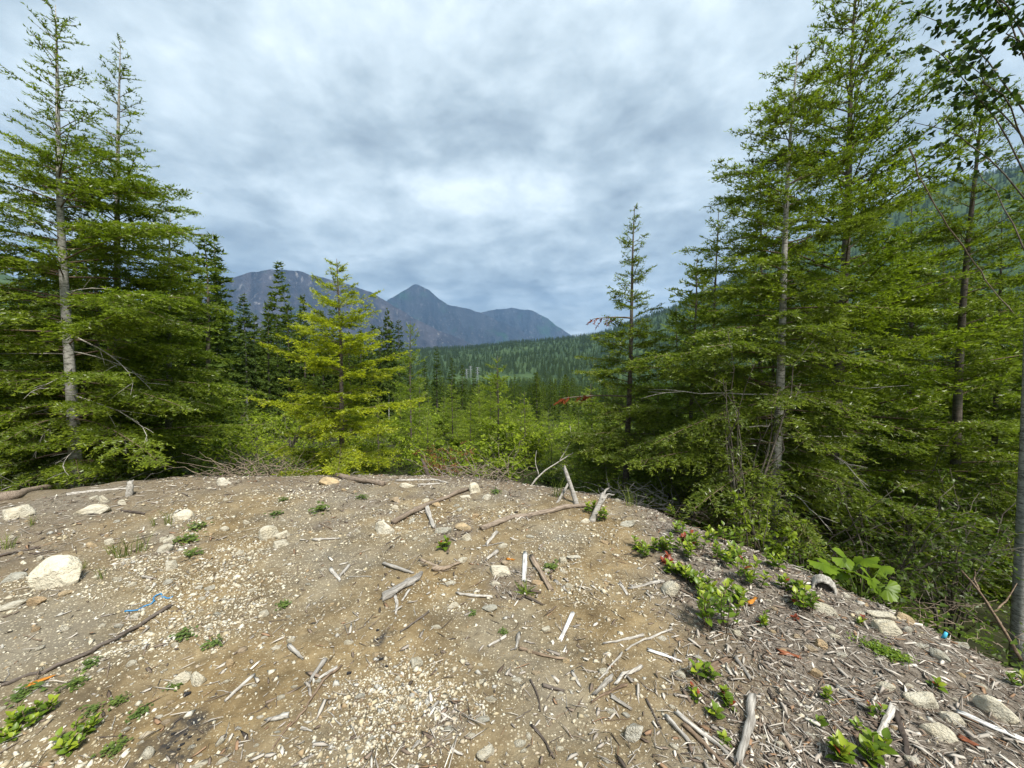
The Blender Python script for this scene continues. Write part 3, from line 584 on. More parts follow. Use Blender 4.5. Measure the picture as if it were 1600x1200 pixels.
shrub('leafy_shrub', 'upright shrub with broad light leaves at the foot of the willow', 1192, 850, 3.75, 'shrub_bright', seed=207, Ht=.75, R=.32, nst=7, ntw=7, nlf=7, ll=.06, lw=.04, stem_r=.006, fresh=.2)
shrub('leafy_shrub', 'shrub beyond the alder trunk at the right border', 1640, 830, 4.6, 'shrub', seed=208, Ht=2.4, R=1.0, nst=10, ntw=14, nlf=9, ll=.055, lw=.03, fresh=.25)
MT['rust'] = leaf_mat('dead_fern', (.10, .040, .018), (.19, .085, .035), (.28, .15, .06), .25)
shrub('dead_fern', 'patch of rusty brown dead fern beyond the middle of the rim', 692, 740, 6.25, 'rust', seed=209, Ht=.75, R=.5, nst=12, ntw=8, nlf=9, ll=.05, lw=.018, stem_r=.004, fresh=.5, cat='fern')
_sb = [bush(seed=300 + i, Ht=1.0, R=.8, nst=9, ntw=11, nlf=8, ll=.085, lw=.045, stem_r=.01, fresh=.6, up=.7) for i in range(4)]
_sbm = [(mesh('stems', *a, [MT['bark_dark']], smooth=True), mesh('foliage', b[0], b[1], [MT['shrub_bright']], tint=b[2])) for a, b in _sb]
g = np.random.default_rng(77)
def place_bush(i, x, y, s, label, group):
    r = setp(ob('green_bush', None, loc=(x, y, h1(x, y) - .1), rot=(0, 0, g.uniform(0, 6.28)), scale=(s, s, s * g.uniform(.8, 1.3))), label, 'bush', group)
    ob('stems', _sbm[i % 4][0], r); ob('foliage', _sbm[i % 4][1], r)
k = 0
for i in range(130):
    Y = g.uniform(7.2, 34) ** 1.0; px = g.uniform(585, 1010) if i < 95 else g.uniform(300, 600)
    b = P(px, 640, Y); place_bush(i, b[0], b[1], g.uniform(.7, 1.25) * (1 if Y < 15 else 1.7), 'bright green bush on the slope below the clearing', 'bright green bushes on the slope'); k += 1
for i in range(24):
    Y = g.uniform(6.5, 12); px = g.uniform(1010, 1640); b = P(px, 640, Y)
    place_bush(i, b[0], b[1], g.uniform(.9, 1.5), 'green bush in the shade under the firs on the right', 'bushes under the firs')

# saplings
SAPS = [grow_conifer(seed=400 + i, Ht=4.0, R=1.0, cb=.04, nwh=15, per=5, prof=PILLAR, e_lo=4, e_hi=40, droop=.16, tipup=.06, spacing=.09, nl=.06, nw=.016, dens=60, trunk_r=.035, lf=.42, lmax=.5, fresh=.6) for i in range(3)]
SAPM = [(mesh('trunk', *t, [MT['bark_dark']], smooth=True), mesh('crown', c[0], c[1], [MT['sapling'], MT['twig_wood']], c[2], c[3])) for t, c, _ in SAPS]
print('sapling tris', sum(len(c[1]) for _, c, _ in SAPS))
def sapling(i, px, row_top, Y, label, group=None, wide=1.0):
    tp = P(px, row_top, Y); z0 = h1(tp[0], Y) - .1; s = (tp[2] - z0) / 4.0
    r = setp(ob('young_fir', None, loc=(tp[0], Y, z0), rot=(0, 0, i * 1.7), scale=(s * wide, s * wide, s)), label, 'tree', group)
    ob('trunk', SAPM[i % 3][0], r); ob('crown', SAPM[i % 3][1], r)
sapling(0, 640, 500, 10.5, 'tall thin young fir just right of the yellow-green fir', wide=.75)
sapling(1, 778, 556, 9.0, 'light green young fir standing in the gap below the pylons', wide=1.15)
sapling(2, 706, 596, 11.5, 'small light green fir left of the gap below the pylons', wide=1.1)
sapling(1, 668, 655, 8.6, 'low bushy fir right behind the rim stones', wide=1.4)
sapling(2, 905, 640, 9.0, 'light green young fir left of the slender hemlock', wide=1.2)
sapling(0, 862, 690, 8.2, 'knee-high young fir behind the leaning pale pole', wide=1.6)
sapling(1, 1030, 560, 8.6, 'young fir close behind the slender hemlock', wide=1.0)
sapling(2, 1060, 480, 9.5, 'green young fir between the slender hemlock and the small pointed fir', wide=1.0)
sapling(0, 590, 620, 9.2, 'young fir tucked behind the yellow-green fir', wide=1.2)
sapling(1, 750, 690, 8.0, 'low light green fir at the middle of the rim', wide=1.7)
sapling(2, 925, 600, 8.0, 'full young fir touching the slender hemlock from the left', wide=1.3)
sapling(0, 1010, 620, 7.4, 'bushy young fir at the foot of the slender hemlock', wide=1.5)
sapling(1, 820, 612, 10.0, 'light green young fir right of the one below the pylons', wide=1.2)
sapling(0, 735, 628, 9.4, 'light green young fir left of the one below the pylons', wide=1.2)
sapling(2, 858, 640, 9.6, 'light green young fir behind the knee-high one', wide=1.3)
sapling(0, 655, 585, 12.0, 'thin young fir right of the tall thin one', wide=.9)
sapling(1, 945, 655, 7.6, 'low full young fir left of the slender hemlock trunk', wide=1.5)
for i in range(34):
    Y = g.uniform(13, 42); px = g.uniform(600, 1080); hgt = g.uniform(1.6, 3.4); b = P(px, 640, Y); s = hgt / 4
    r = setp(ob('young_fir', None, loc=(b[0], Y, h1(b[0], Y) - .1), rot=(0, 0, i * 1.1), scale=(s * 1.3, s * 1.3, s)), 'light green young fir on the slope beyond the clearing', 'tree', 'young firs on the slope')
    ob('trunk', SAPM[i % 3][0], r); ob('crown', SAPM[i % 3][1], r)

# ------------------------------------------------------------------ dark conifers: the stand on the left, the valley forest
LOD = []
for i in range(6):
    t, c, _ = grow_conifer(seed=500 + i, Ht=16, R=(2.0, 1.7, 2.3, 1.9, 2.1, 1.6)[i], cb=(.30, .06, .10, .38, .05, .22)[i], nwh=32, per=5, prof=(PILLAR if i % 2 else CONE), e_lo=-14, e_hi=22, droop=.18, tipup=.02,
                           spacing=.28, nl=.36, nw=.15, dens=12, trunk_r=.17, lf=.45, lmax=.9, tert=False, fresh=.35, wood_w=0, tubes=(i in (0, 3)))
    LOD.append((mesh('trunk', *t, [MT['bark_grey' if i in (0, 3) else 'bark_dark']], smooth=True), mesh('crown', c[0], c[1], [MT['conifer'], MT['twig_wood']], c[2], c[3])))
    print('lod', i, len(c[1]))
LOD2 = []
for t_, c_ in LOD:
    c_ = c_.copy(); c_.materials[0] = MT['valley']; LOD2.append((t_, c_))
def dark_tree(v, x, y, hgt, label, group, z=None, wide=1.0, rot=0.0, lod=None):
    lod = lod or LOD
    s = hgt / 16; r = setp(ob('conifer_tree', None, loc=(x, y, (h1(x, y) if z is None else z) - .2), rot=(0, 0, rot), scale=(s * wide, s * wide, s)), label, 'tree', group)
    ob('trunk', lod[v][0], r); ob('crown', lod[v][1], r); return r
def stand(v, px, top, Y, label, wide=1.0, group='dark conifers of the left stand'):
    tp = P(px, top, Y); z = h1(tp[0], Y); dark_tree(v, tp[0], Y, tp[2] - z, label, group, z, wide, px * .37)
stand(0, 338, 402, 27, 'tallest dark conifer of the left stand, with a long bare pale trunk', .75)
stand(3, 380, 456, 30, 'dark conifer with bare pale lower trunk, next right of the tallest one', .9)
stand(5, 417, 466, 31, 'dark narrow conifer midway between tallest conifer and yellow-green fir', .95)
stand(1, 449, 466, 34, 'dark conifer just left of the yellow-green fir, shorter of the pair', .95)
stand(5, 473, 454, 33, 'dark conifer just left of the yellow-green fir, taller of the pair', .9)
stand(1, 503, 490, 36, 'dark conifer top peeping left of the yellow-green fir leader', .9)
stand(3, 605, 478, 30, 'thin ragged dark conifer right of the yellow-green fir', .6)
stand(1, 592, 520, 33, 'short dark conifer behind the right flank of the yellow-green fir', .8)
stand(4, 682, 540, 62, 'dark pointed conifer rising above the forest left of the pylons', 1.1)
stand(2, 706, 556, 66, 'dark conifer right behind the pointed one left of the pylons', 1.0)
stand(5, 860, 590, 60, 'single dark narrow conifer above the bright bushes right of the gap', .8)
stand(1, 722, 566, 64, 'dark conifer close to the left pylon line of sight', 1.0)
stand(4, 740, 580, 70, 'dark bushy conifer below the pylons', 1.1)
for i, (px, top, Y) in enumerate([(300, 455, 33), (318, 470, 36), (360, 478, 38), (397, 485, 37), (432, 490, 40), (461, 492, 42), (488, 500, 40), (520, 505, 42), (545, 512, 40), (565, 515, 44), (282, 470, 32), (262, 440, 36), (236, 420, 38), (620, 548, 60), (640, 556, 66), (664, 560, 70), (574, 530, 50), (345, 500, 44), (410, 510, 46), (476, 515, 50)]):
    stand([1, 4, 2, 5][i % 4], px, top, Y, 'dark conifer deeper inside the stand behind the yellow-green fir', .9, 'inner conifers of the left stand')
for i in range(26):
    px = -60 + 400 * ((i * .618) % 1); Y = 13 + 15 * ((i * .377) % 1); stand([1, 4, 2, 5][i % 4], px, 330 + 150 * ((i * .77) % 1), Y, 'dark conifer glimpsed through the boughs of the left firs', 1.25, 'conifers behind the left firs')
for i in range(22):
    px = 300 + 330 * ((i * .618) % 1); Y = 30 + 26 * ((i * .377) % 1); stand([1, 4, 2, 5][i % 4], px, 486 + 50 * ((i * .77) % 1), Y, 'dark conifer deeper inside the stand behind the yellow-green fir', 1.1, 'inner conifers of the left stand')
g = np.random.default_rng(88)
# forest of the valley: nearest as single trees, the rest as one mass
pts = []
while len(pts) < 25000:
    n = 20000; r = np.exp(g.uniform(math.log(46), math.log(2700), n)); az = g.uniform(-.9, 1.0, n); x = r * np.sin(az); y = r * np.cos(az)
    sp_ = 4.2 + .0050 * r; keep = g.random(n) < np.clip((r / sp_) ** 2 / 2.1e4, 0, 1)
    cl_ = clear_mask(x, y); keep &= g.random(n) > np.clip(cl_ * 1.6, 0, .985)
    keep &= (fbm(x / 30, y / 30, 3, 61) > -.10) | (r > 260)
    pts += list(zip(x[keep], y[keep], r[keep]))
pts = np.array(pts[:25000]); pts = pts[np.argsort(pts[:, 2])]
vis = np.abs(np.arctan2(pts[:, 0], pts[:, 1])) < .95; pts = pts[vis]
az_ = np.arctan2(pts[:, 0], pts[:, 1]); openv = (az_ > -.36) & (az_ < .40)
pick = np.where(openv)[0][:230]; rest = np.setdiff1d(np.arange(len(pts)), pick)
zz_ = H(pts[:, 0], pts[:, 1])
for k in pick:
    x, y, r = pts[k]; top_lim = 1.6 + y * (ray(800, 582)[2] / ray(800, 582)[1]); hgt = min(g.uniform(10, 19), max(5.0, top_lim + g.uniform(-5, .5) - zz_[k]))
    dark_tree([1, 2, 4, 5, 1, 4][k % 6], x, y, hgt, 'dark green conifer in the forest on the valley slope', 'conifers of the valley forest', zz_[k], g.uniform(.9, 1.25), g.uniform(0, 6.28), LOD2)
def forest_mass():
    p = pts[rest]; n = len(p); V = np.stack([p[:, 0], p[:, 1], zz_[rest] - .3], 1)
    me = bpy.data.meshes.new('far_forest'); me.vertices.add(n); me.vertices.foreach_set('co', V.astype(np.float32).ravel())
    hgt = g.uniform(13, 24, n) * (1 - .0 * p[:, 2] / 2700); s = hgt / 16
    wd = s * g.uniform(1.0, 1.35, n) * (1 + .35 * sstep(500, 2500, p[:, 2]))
    a = me.attributes.new('scl', 'FLOAT_VECTOR', 'POINT'); a.data.foreach_set('vector', np.stack([wd, wd, s], 1).astype(np.float32).ravel())
    a = me.attributes.new('rot', 'FLOAT', 'POINT'); a.data.foreach_set('value', g.uniform(0, 6.28, n).astype(np.float32))
    a = me.attributes.new('pick', 'INT', 'POINT'); a.data.foreach_set('value', g.integers(0, 4, n).astype(np.int32))
    o = ob('far_forest', me); setp(o, 'dense conifer forest covering the valley and the far hillsides', kind='stuff')
    ng = bpy.data.node_groups.new('forest', 'GeometryNodeTree'); ng.interface.new_socket('Geometry', in_out='INPUT', socket_type='NodeSocketGeometry'); ng.interface.new_socket('Geometry', in_out='OUTPUT', socket_type='NodeSocketGeometry')
    A = ng.nodes.new; gi = A('NodeGroupInput'); go = A('NodeGroupOutput'); gti = A('GeometryNodeGeometryToInstance')
    srcs = []
    for v in (5, 4, 2, 1):
        src = next(q for q in bpy.data.objects if q.data is LOD2[v][1]); srcs.append(src)
        oi = A('GeometryNodeObjectInfo'); oi.transform_space = 'ORIGINAL'; oi.inputs[0].default_value = src; ng.links.new(oi.outputs['Geometry'], gti.inputs[0])
    def na(nm, t):
        x = A('GeometryNodeInputNamedAttribute'); x.data_type = t; x.inputs[0].default_value = nm; return x.outputs[0]
    ip = A('GeometryNodeInstanceOnPoints'); ng.links.new(gi.outputs[0], ip.inputs['Points']); ng.links.new(gti.outputs[0], ip.inputs['Instance']); ip.inputs['Pick Instance'].default_value = True
    ng.links.new(na('pick', 'INT'), ip.inputs['Instance Index']); ng.links.new(na('scl', 'FLOAT_VECTOR'), ip.inputs['Scale'])
    cx = A('ShaderNodeCombineXYZ'); ng.links.new(na('rot', 'FLOAT'), cx.inputs[2]); e2r = A('FunctionNodeEulerToRotation'); ng.links.new(cx.outputs[0], e2r.inputs[0]); ng.links.new(e2r.outputs[0], ip.inputs['Rotation'])
    ng.links.new(ip.outputs[0], go.inputs[0]); md = o.modifiers.new('forest', 'NODES'); md.node_group = ng
forest_mass()

# transmission towers in the far clearing
m = M_('galvanised_steel'); MT['steel'] = m.pbr((.30, .32, .33), .6, .4)
def pylon(px, Y, hgt, label):
    b = P(px, 575, Y); z = h1(b[0], Y); r = setp(ob('transmission_tower', None, loc=(b[0], Y, z)), label, 'tower', 'power pylons in the far clearing')
    bars = []
    for sx in (-1, 1):
        for sy in (-1, 1): bars.append(tube([(sx * 3, sy * 3, 0), (sx * .9, sy * .9, hgt * .7), (sx * .6, sy * .6, hgt)], [.28, .24, .2], 4))
    for k in range(7):
        a, c = hgt * k / 7, hgt * (k + 1) / 7; wa = 3 - 2.1 * min(1, k / 5); wb = 3 - 2.1 * min(1, (k + 1) / 5)
        for sy in (-1, 1):
            bars.append(tube([(-wa, sy * wa, a), (wb, sy * wb, c)], [.14, .14], 3)); bars.append(tube([(wa, sy * wa, a), (-wb, sy * wb, c)], [.14, .14], 3))
    ob('lattice_mast', mesh('lattice_mast', *join(bars), [MT['steel']]), r)
    for zc in (.72, .86, .99): ob('cross_arm', mesh('cross_arm', *tube([(-5.5, 0, hgt * zc), (0, 0, hgt * zc + .9), (5.5, 0, hgt * zc)], [.2, .5, .2], 4), [MT['steel']]), r)
pylon(729, 930, 34, 'leftmost grey power pylon in the far clearing'); pylon(735, 1010, 30, 'middle grey power pylon in the far clearing'); pylon(746, 900, 42, 'tallest power pylon in the far clearing, rightmost of three')
# ------------------------------------------------------------------ stones
def rock_mesh(seed, sub, flat, mat, facets=9, rough=.08):
    import bmesh
    g = np.random.default_rng(seed); bm = bmesh.new(); bmesh.ops.create_icosphere(bm, subdivisions=sub, radius=1.0)
    V = np.array([v.co[:] for v in bm.verts])
    for k in range(facets):
        n = norm(g.normal(0, 1, 3)); d = g.uniform(.42, .85); t = V @ n; V = V - np.clip(t - d, 0, None)[:, None] * n * .97
    V *= 1 + rough * (fbm(V[:, 0] * 2.2 + seed, V[:, 1] * 2.2 + V[:, 2] * 1.7, 4, seed) * 2)[:, None]
    ext = V.max(0) - V.min(0); V = (V - (V.max(0) + V.min(0)) / 2) / ext; V[:, 2] *= flat
    Fc = np.array([[v.index for v in f.verts] for f in bm.faces]); bm.free()
    me = mesh('stone', V, Fc, [MT[mat]], smooth=True)
    return me
ROCK = {m_: [rock_mesh(1000 + i + 50 * j, 3, 1.0, m_, 7 + i) for i in range(6)] for j, m_ in enumerate(('stone', 'stone_tan', 'stone_grey'))}
SMALL = {m_: [rock_mesh(1300 + i + 50 * j, 2, 1.0, m_, 6) for i in range(6)] for j, m_ in enumerate(('stone', 'stone_tan', 'stone_grey'))}
BIG = rock_mesh(1507, 5, 1.0, 'stone', 11, .07)
ground_taken = []
def stone(px, py, wpx, hpx, label, mat='stone', i=0, tilt=0.0, group=None, me=None, name='stone'):
    p, t = G(px, py + hpx * .42); wd = wpx / FPX * t * (1 + ((px - 800) / FPX) ** 2) ** -.3
    view = abs(ray(px, py)[2]) / np.linalg.norm(ray(px, py)); hvis = hpx / FPX * t            # split the seen height between stone height and depth
    dep = min(wd * .85, max(wd * .5, hvis * .75)); hz = max(.35 * hvis, (hvis - dep * view * .8)) ; hz = min(hz, wd * .8)
    g = np.random.default_rng(int(px * 7 + py)); me = me or (ROCK[mat][i % 6] if wd > .05 else SMALL[mat][i % 6])
    yaw = math.atan2(p[0], p[1])
    o = ob(name, me, loc=(p[0], p[1] + dep * .25, p[2] + hz * .24), rot=(g.normal(0, .08), tilt + g.normal(0, .06), -yaw * .6 + g.normal(0, .15)), scale=(wd, dep, hz * 1.35))
    ground_taken.append((p[0], p[1], wd)); return setp(o, label, 'stone', group)
STONES = [
 (78, 894, 86, 56, 'largest boulder, cream and rounded, at the left of the clearing', 'stone', 0),
 (22, 801, 50, 22, 'rounded cream stone below the fallen log at the left border', 'stone', 1),
 (140, 795, 52, 20, 'long flat cream stone in front of the banded fir trunk', 'stone', 2),
 (161, 780, 20, 14, 'small pointed stone just behind the long flat cream stone', 'stone', 3),
 (190, 785, 16, 10, 'small white stone right of the long flat cream stone', 'stone', 4),
 (12, 946, 46, 14, 'flat cream slab at the left border below the largest boulder', 'stone', 5),
 (54, 940, 32, 17, 'tan brown stone under the largest boulder', 'stone_tan', 0),
 (18, 902, 40, 15, 'pale grey slab tucked left of the largest boulder', 'stone_grey', 1),
 (285, 804, 33, 20, 'pale pointed stone beside the grass tuft on the left', 'stone', 2),
 (349, 752, 25, 15, 'pale stone standing on the rim left of the brush pile', 'stone', 3),
 (141, 851, 18, 12, 'small yellowish square stone right above the largest boulder', 'stone_tan', 1),
 (170, 846, 18, 11, 'small cream stone left of the tall grass tuft', 'stone', 4),
 (262, 845, 18, 13, 'upper stone of the leaning pair by the green weeds', 'stone', 0),
 (255, 856, 28, 16, 'lower stone of the leaning pair by the green weeds', 'stone', 5),
 (264, 884, 20, 19, 'white angular stone below the leaning pair', 'stone', 1),
 (350, 825, 16, 9, 'small white stone right of the green weeds', 'stone', 2),
 (100, 980, 17, 12, 'small oval stone above the long dark stick', 'stone', 3),
 (54, 984, 15, 9, 'small yellowish stone near the left border above the dark stick', 'stone_tan', 4),
 (102, 926, 24, 10, 'flat tan stone right of the largest boulder', 'stone_tan', 5),
 (204, 914, 15, 8, 'small cream stone above the blue twine', 'stone', 0),
 (260, 910, 16, 10, 'greyish stone above the right end of the blue twine', 'stone_grey', 1),
 (279, 1059, 34, 25, 'broad white stone of the touching pair below the dark stick', 'stone', 2),
 (307, 1057, 26, 30, 'narrow tilted stone of the touching pair below the dark stick', 'stone', 3),
 (357, 1036, 16, 14, 'small tan stone above the grey stick stub', 'stone_tan', 4),
 (271, 1007, 13, 10, 'small white stone under the weed right of the dark stick', 'stone', 5),
 (227, 1177, 22, 20, 'pale stone beside the charcoal patch', 'stone', 0),
 (342, 1161, 14, 14, 'small cream stone right of the charcoal patch', 'stone', 1),
 (346, 1190, 21, 12, 'oval stone at the bottom border right of the charcoal patch', 'stone', 2),
 (312, 1194, 28, 12, 'pale stone cut by the bottom border below the charcoal patch', 'stone', 3),
 (82, 1150, 15, 15, 'brownish stone between the two bright green plants', 'stone_tan', 4),
 (257, 1129, 16, 11, 'tan pebble-like stone above the charcoal patch', 'stone_tan', 5),
 (419, 830, 34, 25, 'angular cream stone heading the small cluster left of centre', 'stone', 4),
 (440, 835, 22, 13, 'flat stone leaning on the angular cream stone', 'stone', 0),
 (437, 850, 25, 13, 'lowest stone of the small cluster left of centre', 'stone', 1),
 (512, 751, 36, 15, 'brownish slab on the rim at the foot of the yellow-green fir', 'stone_tan', 2),
 (636, 757, 26, 10, 'low pale stone on the rim beyond the brown log', 'stone', 3),
 (742, 761, 20, 20, 'upright pale stone at the far end of the brown log', 'stone', 4),
 (760, 776, 15, 11, 'small stone right of the upright pale stone', 'stone', 5),
 (727, 776, 18, 8, 'flat stone at the tip of the brown log', 'stone', 0),
 (725, 822, 31, 17, 'brownish stone right of the pale wood splinter', 'stone_tan', 1),
 (728, 839, 17, 14, 'small cream stone under the brownish stone in the middle', 'stone', 2),
 (600, 822, 33, 26, 'knobbly cream stone at the near end of the brown log', 'stone', 3),
 (692, 828, 27, 17, 'dull stone at the foot of the pale wood splinter', 'stone_grey', 4),
 (722, 875, 17, 12, 'cream stone at the tip of the forked brown branch', 'stone', 5),
 (702, 911, 20, 9, 'small flat stone below the forked brown branch', 'stone', 0),
 (781, 892, 35, 19, 'flat pointed white stone left of the white plank', 'stone', 1),
 (706, 945, 21, 14, 'square cream stone right of the splintered wood slab', 'stone', 2),
 (765, 950, 25, 14, 'round dull grey stone in the middle of the clearing', 'stone_grey', 3),
 (776, 912, 19, 10, 'small cream stone under the flat pointed white stone', 'stone', 4),
 (786, 852, 17, 10, 'white stone above the scatter of white splinters', 'stone', 5),
 (759, 1177, 31, 25, 'smooth rounded white stone near the bottom border in the middle', 'stone', 0),
 (650, 1036, 21, 17, 'slim slanting pale stone in the bare ochre dirt', 'stone', 1),
 (621, 1060, 11, 12, 'little upright stone left of the slim slanting one', 'stone', 2),
 (767, 1092, 20, 11, 'pale stone right of the bare ochre dirt', 'stone', 3),
 (629, 1105, 13, 10, 'little white triangular stone by the pale gravel patch', 'stone', 4),
 (754, 1125, 22, 12, 'bluish grey stone above the smooth rounded white one', 'stone_grey', 5),
 (701, 1141, 16, 10, 'grey stone left of the bluish grey one', 'stone_grey', 0),
 (751, 1066, 10, 12, 'tiny upright stone right of the bare ochre dirt', 'stone', 1),
 (595, 1074, 14, 7, 'little flat white stone at the top of the pale gravel patch', 'stone', 2),
 (736, 1152, 15, 12, 'small yellowish stone left of the smooth rounded white one', 'stone', 3),
 (982, 817, 28, 16, 'greyish white stone below the broken stump on the rim', 'stone_grey', 4),
 (1049, 917, 29, 28, 'bean-shaped cream stone left of the big leafy plant', 'stone', 5),
 (897, 870, 23, 8, 'flat cream stone left of the leafy plants', 'stone', 0),
 (880, 876, 13, 11, 'small white stone beside the flat cream stone', 'stone', 1),
 (839, 909, 21, 10, 'tan stone behind the spiky rosette', 'stone_tan', 2),
 (946, 847, 17, 7, 'flat stone half buried below the leaning stump', 'stone_tan', 3),
 (992, 1140, 31, 38, 'greenish grey stone standing near the bottom right of the dirt', 'stone_grey', 4),
 (812, 1162, 21, 15, 'cream stone of the three-stone cluster at the bottom middle', 'stone', 5),
 (826, 1153, 10, 11, 'upper little stone of the three-stone cluster at the bottom middle', 'stone', 0),
 (818, 1174, 11, 10, 'lower little stone of the three-stone cluster at the bottom middle', 'stone', 1),
 (1062, 1000, 16, 8, 'yellowish stone left of the big leafy plant', 'stone_tan', 2),
 (807, 1062, 18, 8, 'flat cream stone in the middle of the lower clearing', 'stone', 3),
 (1295, 952, 46, 22, 'long white stone below the hollow log piece', 'stone', 4),
 (1344, 959, 18, 11, 'small cream stone right of the long white stone', 'stone', 5),
 (1381, 960, 44, 15, 'upper long stone of the trio on the right bank', 'stone', 0),
 (1392, 981, 48, 25, 'broad cream stone of the trio on the right bank', 'stone', 1),
 (1416, 965, 30, 19, 'rear stone of the trio on the right bank', 'stone_tan', 2),
 (1420, 984, 15, 12, 'little stone right of the broad cream stone on the bank', 'stone_grey', 3),
 (1439, 1007, 27, 13, 'dull flat stone left of the blue scrap', 'stone_grey', 4),
 (1472, 1024, 29, 21, 'rounded grey stone under the blue scrap', 'stone_grey', 5),
 (1502, 1007, 28, 13, 'grey stone right of the blue scrap', 'stone_grey', 0),
 (1270, 1014, 24, 13, 'left stone of the dull pair in the wood litter', 'stone_tan', 1),
 (1285, 1006, 21, 18, 'right stone of the dull pair in the wood litter', 'stone_tan', 2),
 (1300, 981, 13, 12, 'small cream stone above the dull pair in the litter', 'stone', 3),
 (1308, 994, 21, 9, 'flat pale stone right of the dull pair in the litter', 'stone', 4),
 (1387, 1072, 30, 18, 'cream stone partly buried in litter above the pale stick', 'stone', 5),
 (1445, 1095, 60, 32, 'long cream slab on the right bank above the bleached board', 'stone', 0),
 (1495, 1125, 42, 20, 'cream slab at the end of the bleached board', 'stone', 1),
 (1470, 1142, 56, 32, 'cream slab below the long one on the right bank', 'stone', 2),
 (1565, 1105, 66, 46, 'big cream slab at the right border above the bleached board', 'stone', 3),
 (1360, 1150, 25, 18, 'dull stone left of the pale slanting stick', 'stone_tan', 4),
 (1295, 1075, 17, 10, 'small pale stone left of the upper split stick', 'stone', 5),
 (1277, 1052, 22, 16, 'yellow brown stone in the litter', 'stone_tan', 0),
 (1430, 1190, 26, 15, 'pale stone at the bottom border right of the dark stick', 'stone', 1),
]
for k, (px, py, wp, hp, lb_, mt, i) in enumerate(STONES):
    stone(px, py, wp, hp, lb_, mt, i, me=BIG if k == 0 else None)
g = np.random.default_rng(321)
def free(x, y, r=.03): return all((x - a) ** 2 + (y - b) ** 2 > (c * .6 + r) ** 2 for a, b, c in ground_taken)
MARKS = [(78, 894, 'largest boulder'), (140, 795, 'long flat cream stone'), (140, 1020, 'long dark curved stick'), (230, 946, 'blue twine'), (292, 1058, 'touching pair of stones'), (280, 1160, 'charcoal patch'), (529, 900, 'V of pale sticks'), (625, 920, 'splintered wood slab'),
 (696, 890, 'forked brown branch'), (600, 822, 'knobbly cream stone'), (670, 792, 'brown pole'), (830, 805, 'grey brown log'), (933, 797, 'broken stump'), (820, 886, 'white plank'), (1049, 917, 'bean-shaped stone'), (1128, 965, 'biggest glossy plant'), (1292, 910, 'hollow log piece'), (1295, 952, 'long white stone'),
 (1550, 1140, 'bleached board'), (1167, 1145, 'grey-white driftwood limb'), (759, 1177, 'smooth rounded white stone'), (754, 1125, 'bluish grey stone'), (992, 1140, 'greenish grey stone'), (1095, 1160, 'three parallel poles'), (1000, 1002, 'crossed sticks'), (980, 1056, 'crooked pale stick'), (585, 1110, 'pale gravel patch'),
 (781, 892, 'flat pointed white stone'), (822, 922, 'spiky rosette'), (191, 860, 'tallest grass tuft'), (742, 761, 'upright pale stone on the rim'), (1330, 880, 'large lobed leaves'), (1472, 996, 'blue scrap'), (1378, 1145, 'pale slanting stick'), (765, 950, 'round grey stone'), (885, 980, 'white split plank'), (419, 830, 'angular cream stone'),
 (64, 1066, 'orange wood chip'), (108, 1160, 'bright leafy plants'), (349, 752, 'pale rim stone'), (497, 1050, 'pale peeled stick'), (375, 1077, 'grey stick stub'), (850, 1026, 'reddish brown stick'), (650, 1036, 'slim slanting stone'), (1445, 1095, 'long cream slab'), (1392, 981, 'stone trio'), (1233, 1026, 'red-brown bark piece'), (1118, 1117, 'single upright rosette'), (442, 948, 'lonely green sprig'), (1280, 1010, 'dull stone pair')]
USED = set()
def where(noun, px, py):
    best = None
    for mx_, my_, nm in MARKS:
        dx, dy = px - mx_, (py - my_); a = math.degrees(math.atan2(-dy, dx)) % 360; k = int((a + 22.5) // 45) % 8
        d_ = ('to the right of', 'up and right of', 'directly above', 'up and left of', 'to the left of', 'down and left of', 'directly below', 'down and right of')[k]
        lab = f'{noun} {d_} the {nm}'; q = math.hypot(dx, dy)
        if lab not in USED and (best is None or q < best[0]): best = (q, lab)
    USED.add(best[1]); return best[1]
ZN = {'l': ('small pale stone on the gravelly left side of the clearing', 'small stones left'), 'c': ('small cream stone on the ochre dirt in the middle', 'small stones middle'),
      'r': ('small stone in the wood litter of the right bank', 'small stones in the litter'), 'f': ('small stone near the rim of the clearing', 'small stones on the rim')}
ns_ = 0
while ns_ < 200:
    px, py = g.uniform(0, 1600), 760 + 440 * g.random() ** .8
    p, t = G(px, py)
    if edge_d(np.array([p[0]]), np.array([p[1]]))[0] > .15 or not free(p[0], p[1]): continue
    z = 'f' if py < 815 else 'l' if px < 480 else 'r' if px > 1060 else 'c'
    if z == 'c' and g.random() < .45: continue
    lb_, gr = ZN[z]; wp = g.uniform(7, 15) if py < 900 else g.uniform(8, 17)
    mt = ['stone', 'stone', 'stone', 'stone_tan', 'stone_grey'][int(g.integers(5))]
    stone(px, py, wp, wp * g.uniform(.45, .75), where({'stone': 'small cream stone', 'stone_tan': 'small tan stone', 'stone_grey': 'small grey stone'}[mt], px, py), mt, int(g.integers(6)), group=gr); ns_ += 1

